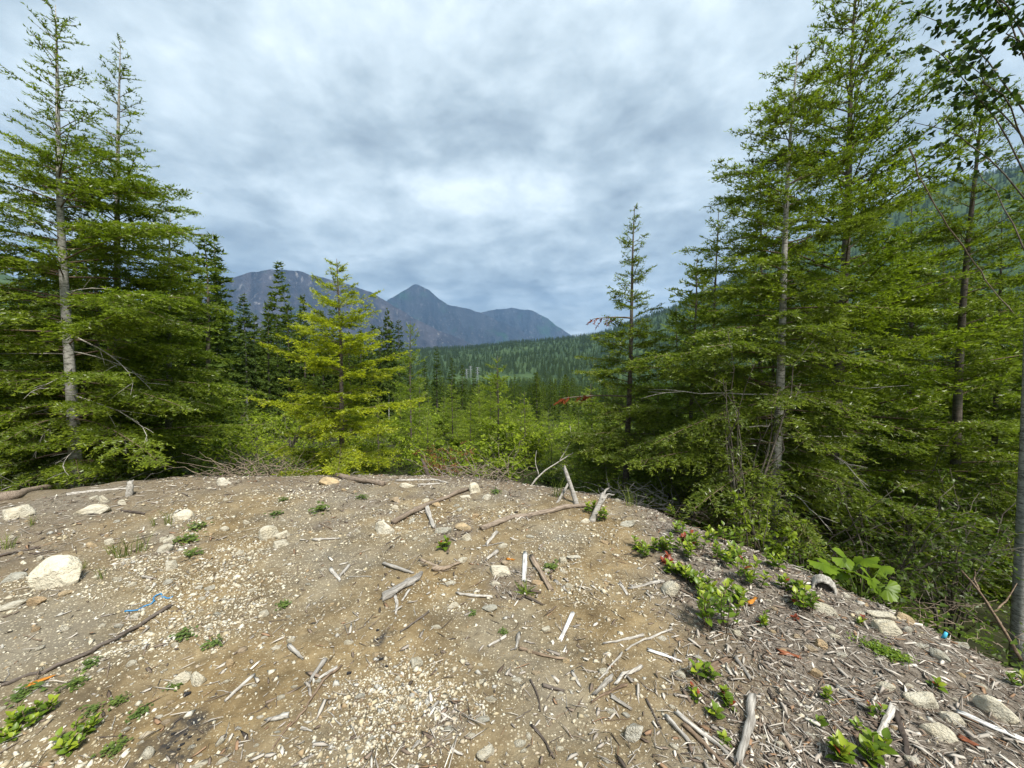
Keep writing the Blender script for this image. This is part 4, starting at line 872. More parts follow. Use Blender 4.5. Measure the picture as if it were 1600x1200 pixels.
# gravel: far too many to count
def gravel():
    g = np.random.default_rng(55); X = []
    while sum(map(len, X)) < 27000:
        n = 20000; r = np.sqrt(g.uniform(1.1 ** 2, 7.5 ** 2, n)); r = 1.1 + (r - 1.1) * g.random(n) ** .55; az = g.uniform(-1.0, .98, n); x = r * np.sin(az); y = r * np.cos(az)
        d = edge_d(x, y); cl = fbm(x / .45, y / .45, 3, 71); pile = np.exp(-(((x + .55) / .24) ** 2 + ((y - 1.72) / .26) ** 2))
        pr = (1 - .72 * litter_mask(x, y)) * (.17 + .83 * sstep(-.02, .24, cl)) * np.where(x < -1.6, 1.0, .55) + pile * 1.6
        k = (d < .1) & (g.random(n) < pr * .42); X.append(np.stack([x[k], y[k]], 1))
    X = np.concatenate(X)[:27000]; n = len(X); z = H(X[:, 0], X[:, 1])
    s = np.clip(np.exp(g.normal(math.log(.0046), .55, n)), .002, .018) * (.75 + .13 * np.hypot(X[:, 0], X[:, 1]))
    ico = np.array([(1, 0, 0), (-1, 0, 0), (0, 1, 0), (0, -1, 0), (0, 0, 1), (0, 0, -1), (.7, .7, .45), (-.7, -.7, .45)], float)[:6]
    fi = np.array([(0, 2, 4), (2, 1, 4), (1, 3, 4), (3, 0, 4), (2, 0, 5), (1, 2, 5), (3, 1, 5), (0, 3, 5)])
    V = (ico[None] + g.normal(0, .25, (n, 6, 3))) * np.stack([g.uniform(.8, 1.5, n), g.uniform(.6, 1.0, n), g.uniform(.4, .75, n)], 1)[:, None]
    a = g.uniform(0, 6.283, n); c, s_ = np.cos(a)[:, None], np.sin(a)[:, None]
    V = np.stack([V[..., 0] * c - V[..., 1] * s_, V[..., 0] * s_ + V[..., 1] * c, V[..., 2]], -1) * s[:, None, None]
    V = V + np.stack([X[:, 0], X[:, 1], z + s * .18], 1)[:, None]
    pal = np.array([(.50, .45, .34), (.57, .53, .42), (.42, .36, .24), (.36, .31, .23), (.40, .39, .35), (.30, .22, .13), (.60, .57, .48)]); pc = pal[g.choice(7, n, p=[.26, .2, .18, .12, .1, .06, .08])] * g.uniform(.75, 1.1, (n, 1))
    Fc = (fi[None] + np.arange(n)[:, None, None] * 6).reshape(-1, 3)
    setp(ob('gravel', mesh('gravel', V.reshape(-1, 3), Fc, [MT['pebble']], col=np.repeat(pc, 6, 0))), 'loose pale gravel strewn over the clearing', kind='stuff')
gravel()

# wood litter: chips, bark crumbs and twig bits matting the bank
def litter():
    g = np.random.default_rng(56); X = []; NL = 30000
    while sum(map(len, X)) < NL:
        n = 30000; r = 1.05 + 6.4 * g.random(n) ** 1.5; az = g.uniform(-1.0, 1.0, n); x = r * np.sin(az); y = r * np.cos(az); d = edge_d(x, y)
        k = (d < 1.2) & (g.random(n) < .10 + 1.1 * litter_mask(x, y) ** 1.2); X.append(np.stack([x[k], y[k]], 1))
    X = np.concatenate(X)[:NL]; n = len(X); z = H(X[:, 0], X[:, 1]); dist = np.hypot(X[:, 0], X[:, 1])
    L = np.clip(np.exp(g.normal(math.log(.026), .6, n)), .008, .15) * (1 + .06 * dist); chip = g.random(n) < .36; L = np.where(chip, L, L * 1.5)
    W = np.where(chip, L * g.uniform(.18, .5, n), np.clip(L * .06, .0018, .006)); W = np.minimum(W, .02); T = np.where(chip, W * .25, W * .8)
    a = g.uniform(0, 6.283, n); d = np.stack([np.cos(a), np.sin(a), g.normal(0, .16, n)], -1); d = norm(d); b = norm(np.cross(d, norm(np.array((0, 0, 1.0)) + g.normal(0, .35, (n, 3))))); c = np.cross(b, d)
    o = np.stack([X[:, 0], X[:, 1], z + T * .4 + g.random(n) * .010], -1); e = d * L[:, None] / 2; w_ = b * W[:, None] / 2; h_ = c * T[:, None] / 2
    bend = c * (L * g.normal(0, .06, n))[:, None]
    V = np.stack([o - e - w_ * .8, o - e + w_ * .8, o - e * .9 + h_, o + bend - w_, o + bend + w_, o + bend + h_, o + e], 1)
    f = np.array([(0, 1, 4), (0, 4, 3), (1, 2, 5), (1, 5, 4), (2, 0, 3), (2, 3, 5), (3, 4, 6), (4, 5, 6), (5, 3, 6), (0, 2, 1)])
    pal = np.array([(.32, .29, .26), (.46, .43, .39), (.20, .16, .13), (.13, .10, .08), (.58, .55, .50), (.26, .17, .11), (.09, .075, .065)]); pc = pal[g.choice(7, n, p=[.24, .2, .16, .12, .12, .08, .08])] * g.uniform(.68, 1.15, (n, 1)) * np.array((1.0, .97, .92))
    setp(ob('wood_litter', mesh('wood_litter', V.reshape(-1, 3), (f[None] + np.arange(n)[:, None, None] * 7).reshape(-1, 3), [MT['litter']], col=np.repeat(pc, 7, 0))), 'grey wood chips, bark crumbs and broken twigs matting the ground', kind='stuff')
litter()

# ------------------------------------------------------------------ logs, sticks, splinters
def stick_mesh(name, pts, r, mat, seed=0, taper=.35, flat=1.0, kind='round', n=8):
    g = np.random.default_rng(seed + 3000); pts = np.asarray(pts, float); s = np.linspace(0, 1, max(8, 3 * len(pts))); u = np.linspace(0, 1, len(pts))
    pp = np.stack([np.interp(s, u, pts[:, c]) for c in range(3)], -1)
    if len(pts) > 2: pp[1:-1] = (pp[:-2] + 2 * pp[1:-1] + pp[2:]) / 4
    Ln = np.linalg.norm(pts[-1] - pts[0]); pp += g.normal(0, .010 * Ln if kind == 'round' else .003 * Ln, pp.shape) * np.array((1, 1, .4))
    rad = r * (1 - taper * s) * (1 + g.normal(0, .10, len(s))); V, Fc = tube(pp, rad, n, flat)
    k = len(s); Vr = V[:k * n].reshape(k, n, 3)
    Vr += (g.normal(0, .12 * r, (1, n, 1)) * norm(Vr - pp[:, None])) + g.normal(0, .05 * r, Vr.shape)
    ax = norm(pp[-1] - pp[0]); Vr[0] += ax * g.uniform(-1.1, .6, (n, 1)) * r; Vr[-1] += ax * g.uniform(-.8, 1.6, (n, 1)) * r          # broken ends
    V[:k * n] = Vr.reshape(-1, 3)
    return V, Fc
def stick(name, label, px, thick, mat, flat=1.0, kind='round', lift=.5, cat='stick', group=None, taper=.3, zs=None, parts=None, seed=None):
    P3, ts = [], []
    for k, (a, b) in enumerate(px):
        p, t = G(a, b); P3.append(p); ts.append(t)
    P3 = np.array(P3); r = .86 * thick / FPX * float(np.mean(ts)) / 2
    P3[:, 2] += r * lift * flat + .004
    if zs is not None: P3[:, 2] += np.array(zs)
    o0 = P3[0].copy(); d = P3[-1] - P3[0]; a = math.atan2(d[1], d[0]); c, s_ = math.cos(-a), math.sin(-a)
    Lp = P3 - o0; Lp = np.stack([Lp[:, 0] * c - Lp[:, 1] * s_, Lp[:, 0] * s_ + Lp[:, 1] * c, Lp[:, 2]], -1)
    V, Fc = stick_mesh(name, Lp, r, mat, seed if seed is not None else int(px[0][0] * 3 + px[0][1]), taper, flat, kind)
    return setp(ob(name, mesh(name, V, Fc, [MT[mat]], smooth=(kind == 'round')), loc=o0, rot=(0, 0, a)), label, cat, group)
ST = [
 ('fallen_log', 'dark weathered log lying at the left border under the firs', [(-40, 796), (20, 781), (60, 771), (108, 759)], 14, 'wood_log', 'log'),
 ('fallen_log', 'brown log on the rim at the foot of the yellow-green fir', [(524, 745), (560, 752), (599, 759)], 9, 'wood_log', 'log'),
 ('fallen_log', 'brown pole slanting away behind the knobbly cream stone', [(614, 820), (665, 792), (728, 767)], 8.5, 'wood_log', 'log'),
 ('fallen_log', 'grey brown log lying across the right of the clearing towards the stump', [(750, 828), (812, 809), (890, 795), (930, 789)], 10, 'wood_log', 'log'),
 ('stick', 'long dark curved stick across the lower left of the clearing', [(265, 950), (230, 975), (160, 1014), (80, 1050), (-10, 1077)], 9, 'wood_dark', 'stick'),
 ('wood_splinter', 'upright-looking pale splinter above the dull stones in the middle', [(667, 792), (672, 808), (678, 824)], 9, 'wood_pale', 'splinter'),
 ('stick', 'straight pale stick right of the small stone cluster', [(489, 845), (529, 843)], 5, 'wood_pale', 'stick'),
 ('stick', 'left leg of the small V of pale sticks', [(517, 892), (531, 910)], 6, 'wood_pale', 'stick'),
 ('stick', 'right leg of the small V of pale sticks', [(546, 886), (530, 903)], 6, 'wood_pale', 'stick'),
 ('stick', 'pale stick pointing at the splintered wood slab', [(599, 883), (646, 898)], 6, 'wood_pale', 'stick'),
 ('branch_piece', 'thick brown forked branch in the middle of the clearing', [(677, 894), (696, 892), (716, 883)], 11, 'wood_brown', 'branch'),
 ('branch_piece', 'thin brown branch touching the forked branch', [(656, 876), (684, 888)], 5, 'wood_brown', 'branch'),
 ('wood_slab', 'weathered splintered wood slab in the middle of the clearing', [(598, 936), (625, 920), (654, 904)], 20, 'wood_pale', 'wood'),
 ('wood_splinter', 'curved white splinter below the splintered wood slab', [(617, 932), (621, 945), (619, 960)], 7, 'wood_pale', 'splinter'),
 ('wood_splinter', 'short white splinter right of the curved one', [(640, 922), (629, 940)], 6, 'wood_pale', 'splinter'),
 ('stick', 'pale twisted stick below the scatter of white splinters', [(714, 930), (740, 934), (768, 935)], 6, 'wood_pale', 'stick'),
 ('stick', 'thin dark twig below the wood slab', [(670, 958), (648, 974), (626, 990)], 4, 'wood_dark', 'twig'),
 ('stick', 'pale peeled stick standing out above the long root', [(508, 1035), (486, 1067)], 9, 'wood_pale', 'stick'),
 ('stick', 'short thick pale stick left of the peeled one', [(452, 1012), (471, 1031)], 9, 'wood_pale', 'stick'),
 ('stick', 'pale stick right of the peeled one', [(526, 1046), (500, 1062)], 6, 'wood_pale', 'stick'),
 ('stick', 'pale stub left of the pale gravel patch', [(451, 1121), (417, 1130)], 9, 'wood_pale', 'stick'),
 ('stick', 'tiny pale stub left of the gravel patch, the lowest', [(471, 1140), (486, 1144)], 6, 'wood_pale', 'stick'),
 ('stick', 'grey stick stub right of the touching pair of stones', [(396, 1059), (354, 1095)], 7, 'wood_pale', 'stick'),
 ('stick', 'little pale stick right of the gravel patch', [(685, 1100), (669, 1115)], 5, 'wood_pale', 'stick'),
 ('stick', 'little pale stick above the smooth rounded white stone', [(656, 1161), (646, 1173)], 6, 'wood_pale', 'stick'),
 ('stick', 'little pale stick left of the smooth rounded white stone', [(705, 1174), (723, 1185)], 6, 'wood_pale', 'stick'),
 ('stick', 'pale stick under a green sprig right of centre', [(791, 996), (764, 1011)], 6, 'wood_pale', 'stick'),
 ('root', 'long thin brown root winding to the bottom border', [(536, 1040), (500, 1073), (475, 1115), (445, 1146), (410, 1195)], 4, 'wood_brown', 'root'),
 ('plank_piece', 'flat white plank lying towards the camera in the middle', [(821, 866), (819, 907)], 10, 'board', 'plank'),
 ('plank_piece', 'pinkish brown split plank right of the white plank', [(830, 869), (861, 923)], 9, 'wood_brown', 'plank'),
 ('plank_piece', 'white split plank below the spiky rosette', [(895, 960), (876, 1000)], 9, 'board', 'plank'),
 ('wood_splinter', 'pair-like white splinter right of the split plank', [(867, 909), (883, 925)], 8, 'wood_pale', 'splinter'),
 ('stick', 'bone-white stick touching the bean-shaped stone', [(1036, 910), (1010, 916), (986, 922)], 6, 'wood_pale', 'stick'),
 ('stick', 'pale stub above the flat pointed white stone', [(776, 834), (761, 852)], 8, 'wood_pale', 'stick'),
 ('stick', 'white stub left of the flat pointed white stone', [(776, 865), (761, 876)], 7, 'wood_pale', 'stick'),
 ('wood_splinter', 'white splinter left of the bone-white stick', [(969, 914), (980, 930)], 6, 'wood_pale', 'splinter'),
 ('stick', 'thin white stick running up to the yellowish stone', [(1050, 986), (1015, 998), (979, 1018)], 5, 'wood_pale', 'stick'),
 ('stick', 'grey stick crossed by the thin white stick', [(1006, 996), (944, 1008)], 5, 'wood_pale', 'stick'),
 ('stick', 'thin white stick continuing down from the crossing', [(973, 1024), (955, 1042), (936, 1065)], 4, 'wood_pale', 'stick'),
 ('wood_splinter', 'flat white splinter right of the crossed sticks', [(1015, 1019), (1063, 1035)], 9, 'board', 'splinter'),
 ('stick', 'crooked pale stick below the crossed sticks', [(1001, 1045), (986, 1055), (972, 1057), (962, 1072)], 7, 'wood_pale', 'stick'),
 ('wood_chunk', 'grey wood chunk left of the crooked stick', [(955, 1062), (930, 1088)], 11, 'wood_pale', 'wood'),
 ('stick', 'tan pointed stick below the grey wood chunk', [(980, 1073), (950, 1085), (925, 1102)], 6, 'wood_brown', 'stick'),
 ('stick', 'reddish brown stick at the middle of the lower clearing', [(812, 1016), (850, 1028), (886, 1032)], 6, 'wood_brown', 'stick'),
 ('stick', 'short white stick at the left end of the reddish brown one', [(811, 994), (806, 1017)], 7, 'wood_pale', 'stick'),
 ('wood_splinter', 'short white splinter below the reddish brown stick', [(894, 1053), (905, 1072)], 7, 'wood_pale', 'splinter'),
 ('stick', 'dark-edged grey stub below the reddish brown stick', [(849, 1075), (880, 1085)], 7, 'wood_dark', 'stick'),
 ('stick', 'grey stub above the greenish grey stone', [(955, 1091), (985, 1111)], 7, 'wood_pale', 'stick'),
 ('stick', 'thin grey twig above and right of the greenish grey stone', [(1010, 1096), (1032, 1141)], 4, 'wood_dark', 'twig'),
 ('stick', 'upper of three parallel poles at the bottom border', [(1057, 1118), (1110, 1160), (1165, 1205)], 9, 'wood_pale', 'stick'),
 ('stick', 'short lower one of three parallel poles at the bottom border', [(1043, 1125), (1076, 1163)], 9, 'wood_pale', 'stick'),
 ('stick', 'middle brownish one of three parallel poles at the bottom border', [(1068, 1138), (1100, 1168), (1134, 1203)], 9, 'wood_brown', 'stick'),
 ('driftwood', 'smooth grey-white limb pointing at the camera near the bottom', [(1176, 1094), (1168, 1140), (1157, 1194)], 16, 'wood_pale', 'wood'),
 ('stick', 'curved thin twig in the lower middle, the upper', [(829, 1064), (841, 1090), (845, 1116)], 4, 'wood_dark', 'twig'),
 ('stick', 'curved thin twig in the lower middle, the lower', [(831, 1137), (852, 1160), (865, 1188)], 4, 'wood_dark', 'twig'),
 ('stick', 'grey stick between the two clumps of glossy plants', [(1149, 1031), (1172, 1064)], 8, 'wood_pale', 'stick'),
 ('plank_piece', 'bleached white board sticking in from the right border', [(1499, 1118), (1550, 1140), (1612, 1166)], 14, 'board', 'plank'),
 ('stick', 'pale slanting stick in the litter left of the cream slabs', [(1396, 1110), (1378, 1145), (1359, 1178)], 14, 'wood_pale', 'stick'),
 ('plank_piece', 'upper split grey stick in the litter', [(1309, 1076), (1353, 1109)], 11, 'wood_pale', 'plank'),
 ('stick', 'dark grey stick at the bottom border right of the pale slanting one', [(1399, 1118), (1413, 1160), (1424, 1206)], 11, 'wood_dark', 'stick'),
 ('bark_piece', 'dark red-brown bark piece in the litter', [(1219, 1022), (1247, 1030)], 15, 'wood_red', 'bark'),
 ('bark_piece', 'grey brown bark chip near the bottom border', [(1220, 1152), (1239, 1180)], 14, 'wood_brown', 'bark'),
 ('bark_piece', 'pinkish bark slab between the glossy plants', [(1106, 1048), (1140, 1032)], 16, 'wood_brown', 'bark'),
 ('bark_piece', 'rusty bark chip below the cream slabs', [(1500, 1155), (1524, 1170)], 14, 'wood_red', 'bark'),
 ('wood_chip', 'bright orange wood chip under the long dark stick', [(46, 1073), (82, 1059)], 11, 'orange_wood', 'wood chip'),
 ('wood_chip', 'orange chip in the scatter of white splinters', [(792, 874), (803, 876)], 6, 'orange_wood', 'wood chip'),
 ('wood_chip', 'orange red chip behind the big leafy plant', [(1170, 945), (1180, 938)], 11, 'orange_wood', 'wood chip'),
 ('branch_piece', 'bare branch along the rim left of the pale stone', [(105, 775), (150, 768), (205, 765)], 5, 'wood_pale', 'branch'),
 ('branch_piece', 'grey branch on the rim beyond the brown log', [(620, 752), (680, 751), (700, 756)], 4, 'wood_pale', 'branch'),
 ('stick', 'straight pale stick on the rim beyond the brown pole', [(655, 759), (687, 757)], 4, 'wood_pale', 'stick'),
 ('stick', 'short dark stick below the long flat cream stone', [(190, 800), (226, 804)], 5, 'wood_dark', 'stick'),
 ('stick', 'dark branch at the left border above the largest boulder', [(-5, 872), (28, 864), (60, 858)], 5, 'wood_dark', 'stick'),
]
for nm, lb_, px, th, mt, ct in ST:
    fl, kd, lf_ = (.42, 'split', .6) if nm in ('plank_piece', 'wood_slab', 'wood_splinter', 'bark_piece', 'wood_chip') else (1.0, 'round', .55)
    stick(nm, lb_, px, th, mt, fl, kd, lf_, ct, taper=.12 if nm in ('plank_piece', 'fallen_log', 'wood_slab', 'driftwood') else .4)
# standing and leaning pieces on the rim
stick('leaning_pole', 'pale pole leaning up at the rim right of centre', [(903, 788), (902, 787)], 8, 'wood_pale', zs=(0, .55), lift=0)
bpy.data.objects.remove(bpy.data.objects['leaning_pole'])
def free_stick(name, label, ends, thick, mat, cat, taper=.3, forks=()):
    pts = np.array([P(a, b, Y) for a, b, Y in ends]); o0 = pts[0].copy(); r = thick / FPX * ends[0][2] / 2
    parts = [stick_mesh(name, pts - o0, r, mat, int(ends[0][0]), taper, 1.0, 'smooth')]
    for fk in forks:
        fp = np.array([P(a, b, Y) for a, b, Y in fk]); parts.append(stick_mesh(name, fp - o0, r * .55, mat, int(fk[1][0]), .6, n=6))
    return setp(ob(name, mesh(name, *join(parts), [MT[mat]], smooth=True), loc=o0), label, cat)
def gy(px, py): return G(px, py)[0][1]
y0 = gy(902, 790); free_stick('leaning_pole', 'pale pole leaning up at the rim right of centre', [(903, 794, y0), (895, 765, y0 + .1), (882, 729, y0 + .25)], 8, 'wood_pale', 'pole')
y0 = gy(870, 786); free_stick('leaning_stick', 'thin pale stick crossing the leaning pole', [(868, 790, y0), (890, 752, y0 + .3)], 5, 'wood_pale', 'stick')
y0 = gy(925, 815); free_stick('broken_stump', 'short grey broken stump leaning at the end of the grey brown log', [(924, 818, y0), (932, 797, y0 + .05), (943, 776, y0 + .12)], 9, 'wood_pale', 'stump', .05, forks=[[(940, 783, y0 + .1), (950, 772, y0 + .15), (958, 774, y0 + .1)], [(941, 780, y0 + .1), (946, 766, y0 + .2), (951, 763, y0 + .25)]])
y0 = gy(201, 775); free_stick('stump_stub', 'little upright grey stub on the rim below the banded fir trunk', [(201, 777, y0), (202, 766, y0), (203, 752, y0 + .02)], 9, 'wood_pale', 'stump', .1)
free_stick('bare_branch', 'forked bare branch rising at the right border in front of the alder trunk', [(1594, 1030, 2.75), (1572, 990, 2.8), (1552, 957, 2.9), (1530, 922, 3.0), (1503, 893, 3.1)], 6, 'wood_brown', 'branch', .6, forks=[[(1552, 957, 2.9), (1572, 940, 2.95), (1588, 912, 3.0)], [(1530, 922, 3.0), (1522, 905, 3.1), (1524, 890, 3.1)]])
free_stick('bare_branch', 'long curved dead vine hanging between fir and alder', [(1420, 232, 4.4), (1448, 300, 4.5), (1478, 350, 4.5), (1515, 400, 4.6), (1545, 445, 4.6), (1588, 495, 4.5)], 2.3, 'wood_log', 'branch', .3)
free_stick('bare_branch', 'thin bare twig arching over the bushes at the rim', [(818, 775, 5.5), (842, 742, 5.6), (872, 722, 5.7), (895, 708, 5.8)], 2.6, 'wood_pale', 'branch', .6, forks=[[(842, 742, 5.6), (836, 720, 5.7), (838, 704, 5.8)], [(872, 722, 5.7), (893, 690, 5.8), (890, 660, 5.9)]])
free_stick('dead_snag', 'dark broken snag standing beyond the middle of the rim', [(674, 752, 6.6), (666, 735, 6.6), (662, 722, 6.7)], 9, 'wood_dark', 'stump', .3)
free_stick('bare_branch', 'thin grey pole leaning beyond the middle of the rim', [(712, 752, 6.0), (690, 738, 6.3), (676, 728, 6.5)], 4, 'wood_pale', 'branch', .4)
# scattered short sticks
SK = []
for i in range(8):
    gg = np.random.default_rng(i); x = np.linspace(-.5, .5, 5); pts = np.stack([x, gg.normal(0, .03, 5), gg.normal(0, .012, 5)], -1)
    SK.append({mt: mesh('stick', *stick_mesh('stick', pts, .03 if i % 2 else .02, mt, i, .4, .5 if i % 3 == 0 else 1, 'split' if i % 3 == 0 else 'round', 6), [MT[mt]], smooth=i % 3 != 0) for mt in ('wood_pale', 'wood_brown', 'wood_dark')})
g = np.random.default_rng(654); ks = 0
SZ = {'l': ('short stick on the gravelly left side of the clearing', 'loose sticks left'), 'c': ('short stick on the dirt in the middle of the clearing', 'loose sticks middle'), 'r': ('short grey stick in the wood litter of the right bank', 'loose sticks in the litter'), 'f': ('small stick lying near the rim', 'loose sticks on the rim')}
while ks < 230:
    px, py = g.uniform(0, 1600), 755 + 445 * g.random() ** .75; p, t = G(px, py)
    if edge_d(np.array([p[0]]), np.array([p[1]]))[0] > .3: continue
    lm = float(litter_mask(np.array([p[0]]), np.array([p[1]]))[0])
    if g.random() > .25 + .75 * lm: continue
    z = 'f' if py < 815 else 'l' if px < 480 else 'r' if px > 1000 else 'c'; Ln = g.uniform(12, 40) / FPX * t; a = g.uniform(0, 3.14)
    mt = ['wood_pale', 'wood_pale', 'wood_brown', 'wood_dark'][int(g.integers(4))]; dx, dy = math.cos(a) * Ln / 2, math.sin(a) * Ln / 2
    z0, z1 = h1(p[0] - dx, p[1] - dy), h1(p[0] + dx, p[1] + dy)
    o = ob('stick', SK[ks % 8][mt], loc=(p[0], p[1], max(p[2], (z0 + z1) / 2) + Ln * .02), rot=(g.uniform(0, 6.28), -math.atan2(z1 - z0, Ln), a), scale=(Ln, Ln * g.uniform(.5, 1.1), Ln * g.uniform(.5, 1.1)))
    o.rotation_euler = (0, -math.atan2(z1 - z0, Ln), a)
    setp(o, where({'wood_pale': 'short pale stick', 'wood_brown': 'short brown stick', 'wood_dark': 'short dark stick'}[mt], px, py), 'stick', SZ[z][1]); ks += 1
# tangled brush
def brush(name, label, px, Y, n, Rr, Ht, seed, mats=('wood_pale',)):
    g = np.random.default_rng(seed); b = P(px, 740, Y); b[2] = h1(b[0], Y); parts = []
    for k in range(n):
        c = np.array((g.uniform(-Rr, Rr), g.uniform(-Rr * .5, Rr * .5), 0)); a = g.uniform(0, 6.28); l = g.uniform(.3, 1.0) * Rr * 1.3; el_ = abs(g.normal(.25, .3)); q = np.linspace(0, 1, 6)
        d = np.array((math.cos(a) * math.cos(el_), math.sin(a) * math.cos(el_), math.sin(el_)))
        pts = c + q[:, None] * d * l + np.array((0, 0, 1)) * (g.uniform(0, Ht * .4) - .3 * l * q ** 2 * g.random())[:, None] + g.normal(0, .02, (6, 3))
        parts.append(tube(pts, g.uniform(.0025, .0065) * (1 - .7 * q), 4))
    setp(ob(name, mesh(name, *join(parts), [MT[mats[0]]], smooth=True), loc=b), label, kind='stuff')
brush('brush_pile', 'tangle of dead grey twigs left of the yellow-green fir', 405, 6.3, 130, .75, .5, 1, ('wood_brown',))
brush('brush_pile', 'dead twigs lying along the rim in the middle', 745, 5.7, 90, .6, .22, 2, ('wood_log',))
brush('brush_pile', 'dry twigs below the firs at the left', 90, 5.8, 40, 1.0, .3, 3)
brush('brush_pile', 'dry twigs behind the broken stump', 985, 5.2, 90, .55, .4, 4)
brush('brush_pile', 'dry twigs on the dark bank under the willow', 1090, 4.6, 80, .6, .35, 5, ('wood_brown',))
brush('brush_pile', 'dry twigs on the dark bank below the shrubs', 1430, 3.9, 60, .8, .35, 6, ('wood_brown',))

# hollow log piece, twine, scraps, charcoal
def hollow_log():
    p, t = G(1292, 922); n = 20; prof = []; a = np.linspace(-.35, 3.5, n); r = .072; L = .18; g = np.random.default_rng(4)
    rows = []
    for xx in np.linspace(-L / 2, L / 2, 6):
        ro = r * (1 + .05 * g.normal(0, 1, n) * .5); rows.append(np.stack([np.full(n, xx) + g.normal(0, .004, n), -np.cos(a) * ro, np.sin(a) * ro], -1))
    Vo = np.array(rows); Vi = Vo * np.array((1, .78, .78)); V = np.concatenate([Vo.reshape(-1, 3), Vi.reshape(-1, 3)]); m_ = 6 * n; Fc = []
    for i in range(5):
        for j in range(n - 1):
            q = (i * n + j, i * n + j + 1, (i + 1) * n + j + 1, (i + 1) * n + j); Fc.append(q); Fc.append(tuple(m_ + x for x in q[::-1]))
    for i in (0, 5):
        for j in range(n - 1): Fc.append((i * n + j, m_ + i * n + j, m_ + i * n + j + 1, i * n + j + 1))
    for j in (0, n - 1):
        for i in range(5): Fc.append((i * n + j, (i + 1) * n + j, m_ + (i + 1) * n + j, m_ + i * n + j))
    rt = setp(ob('hollow_log', None, loc=p + np.array((0, .03, .0)), rot=(0, .16, R_(52))), 'short hollow pale log piece with a dark rotten end on the bank', 'log')
    ob('bark_shell', mesh('bark_shell', V, Fc, [MT['wood_pale']], smooth=True), rt)
    V, Fc = tube([(-.066, 0, -.004), (0, 0, -.002), (.066, 0, -.004)], [.052, .053, .052], 14); V += g.normal(0, .003, V.shape)
    ob('rotten_core', mesh('rotten_core', V, Fc, [MT['wood_dark']]), rt)
hollow_log()
def rope(name, label, px, th, mat, cat):
    q = np.array([G(a, b)[0] for a, b in px]); q[:, 2] += .008; t = G(*px[0])[1]; s = np.linspace(0, 1, 24); u = np.linspace(0, 1, len(q)); g = np.random.default_rng(3)
    pp = np.stack([np.interp(s, u, q[:, c]) for c in range(3)], -1) + g.normal(0, .004, (24, 3)); o0 = pp[0].copy()
    setp(ob(name, mesh(name, *tube(pp - o0, np.full(24, th / FPX * t / 2), 6), [MT[mat]], smooth=True), loc=o0), label, cat)
rope('twine', 'strand of frayed blue plastic twine above the long dark stick', [(195, 956), (212, 955), (228, 949), (243, 942), (239, 938), (250, 930), (253, 935), (262, 937), (270, 934)], 2.2, 'blue_plastic', 'twine')
p, t = G(1472, 999); V, Fc = tube([(0, 0, 0), (0, 0, .03), (0, .004, .055)], [.010, .010, .008], 8)
setp(ob('plastic_scrap', mesh('plastic_scrap', V, Fc, [MT['cyan_plastic']]), loc=p, rot=(.3, .2, 0)), 'small light blue plastic scrap among the stones of the bank', 'scrap')
for k, (px, py, wp) in enumerate([(291, 1084, 12), (595, 1030, 7), (604, 1042, 6), (545, 1053, 8), (590, 985, 6), (674, 1101, 5), (310, 1158, 6), (270, 1150, 7), (284, 1166, 8), (296, 1152, 6), (262, 1170, 6), (706, 1099, 5), (590, 1000, 5), (275, 1160, 5), (289, 1149, 6), (302, 1167, 5), (279, 1173, 6)]):
    stone(px, py, wp, wp * .8, ['black square charcoal lump below the touching pair of stones', 'black charcoal crumb on the dirt'][k > 0], 'stone', k, group=None if k == 0 else 'charcoal crumbs', me=bpy.data.meshes.get('charcoal_lump') or rock_mesh(1700, 2, 1.0, 'charcoal', 8), name='charcoal_lump')['category'] = 'charcoal'

# ------------------------------------------------------------------ low plants
def leaf_shape(name, mat, L, W, cup, tip, tints, n=5):
    u = np.linspace(0, 1, n); wd = W / 2 * np.sin(np.pi * u ** .8) ** .75; wd[0] = .003; wd[-1] = .001
    rows = [np.stack([u * L, k * wd, cup * abs(k) * wd - tip * L * u ** 2], -1) for k in (-1, 0, 1)]
    V = np.concatenate(rows); Fc = []
    for r in range(2):
        for i in range(n - 1): Fc.append((r * n + i, r * n + i + 1, (r + 1) * n + i + 1, (r + 1) * n + i))
    return mesh(name, V, Fc, [MT[mat]], tint=np.full(len(V), tints) + .08 * (np.abs(V[:, 1]) < 1e-4), smooth=True)
LEAF = [leaf_shape('leaf', 'salal', .06, .040, .35, .18, t_) for t_ in (.25, .42, .6, .85)] + [leaf_shape('leaf', 'salal', .085, .034, .3, .3, t_) for t_ in (.3, .5)] + [leaf_shape('leaf', 'red_leaf', .055, .036, .3, .2, .5)]
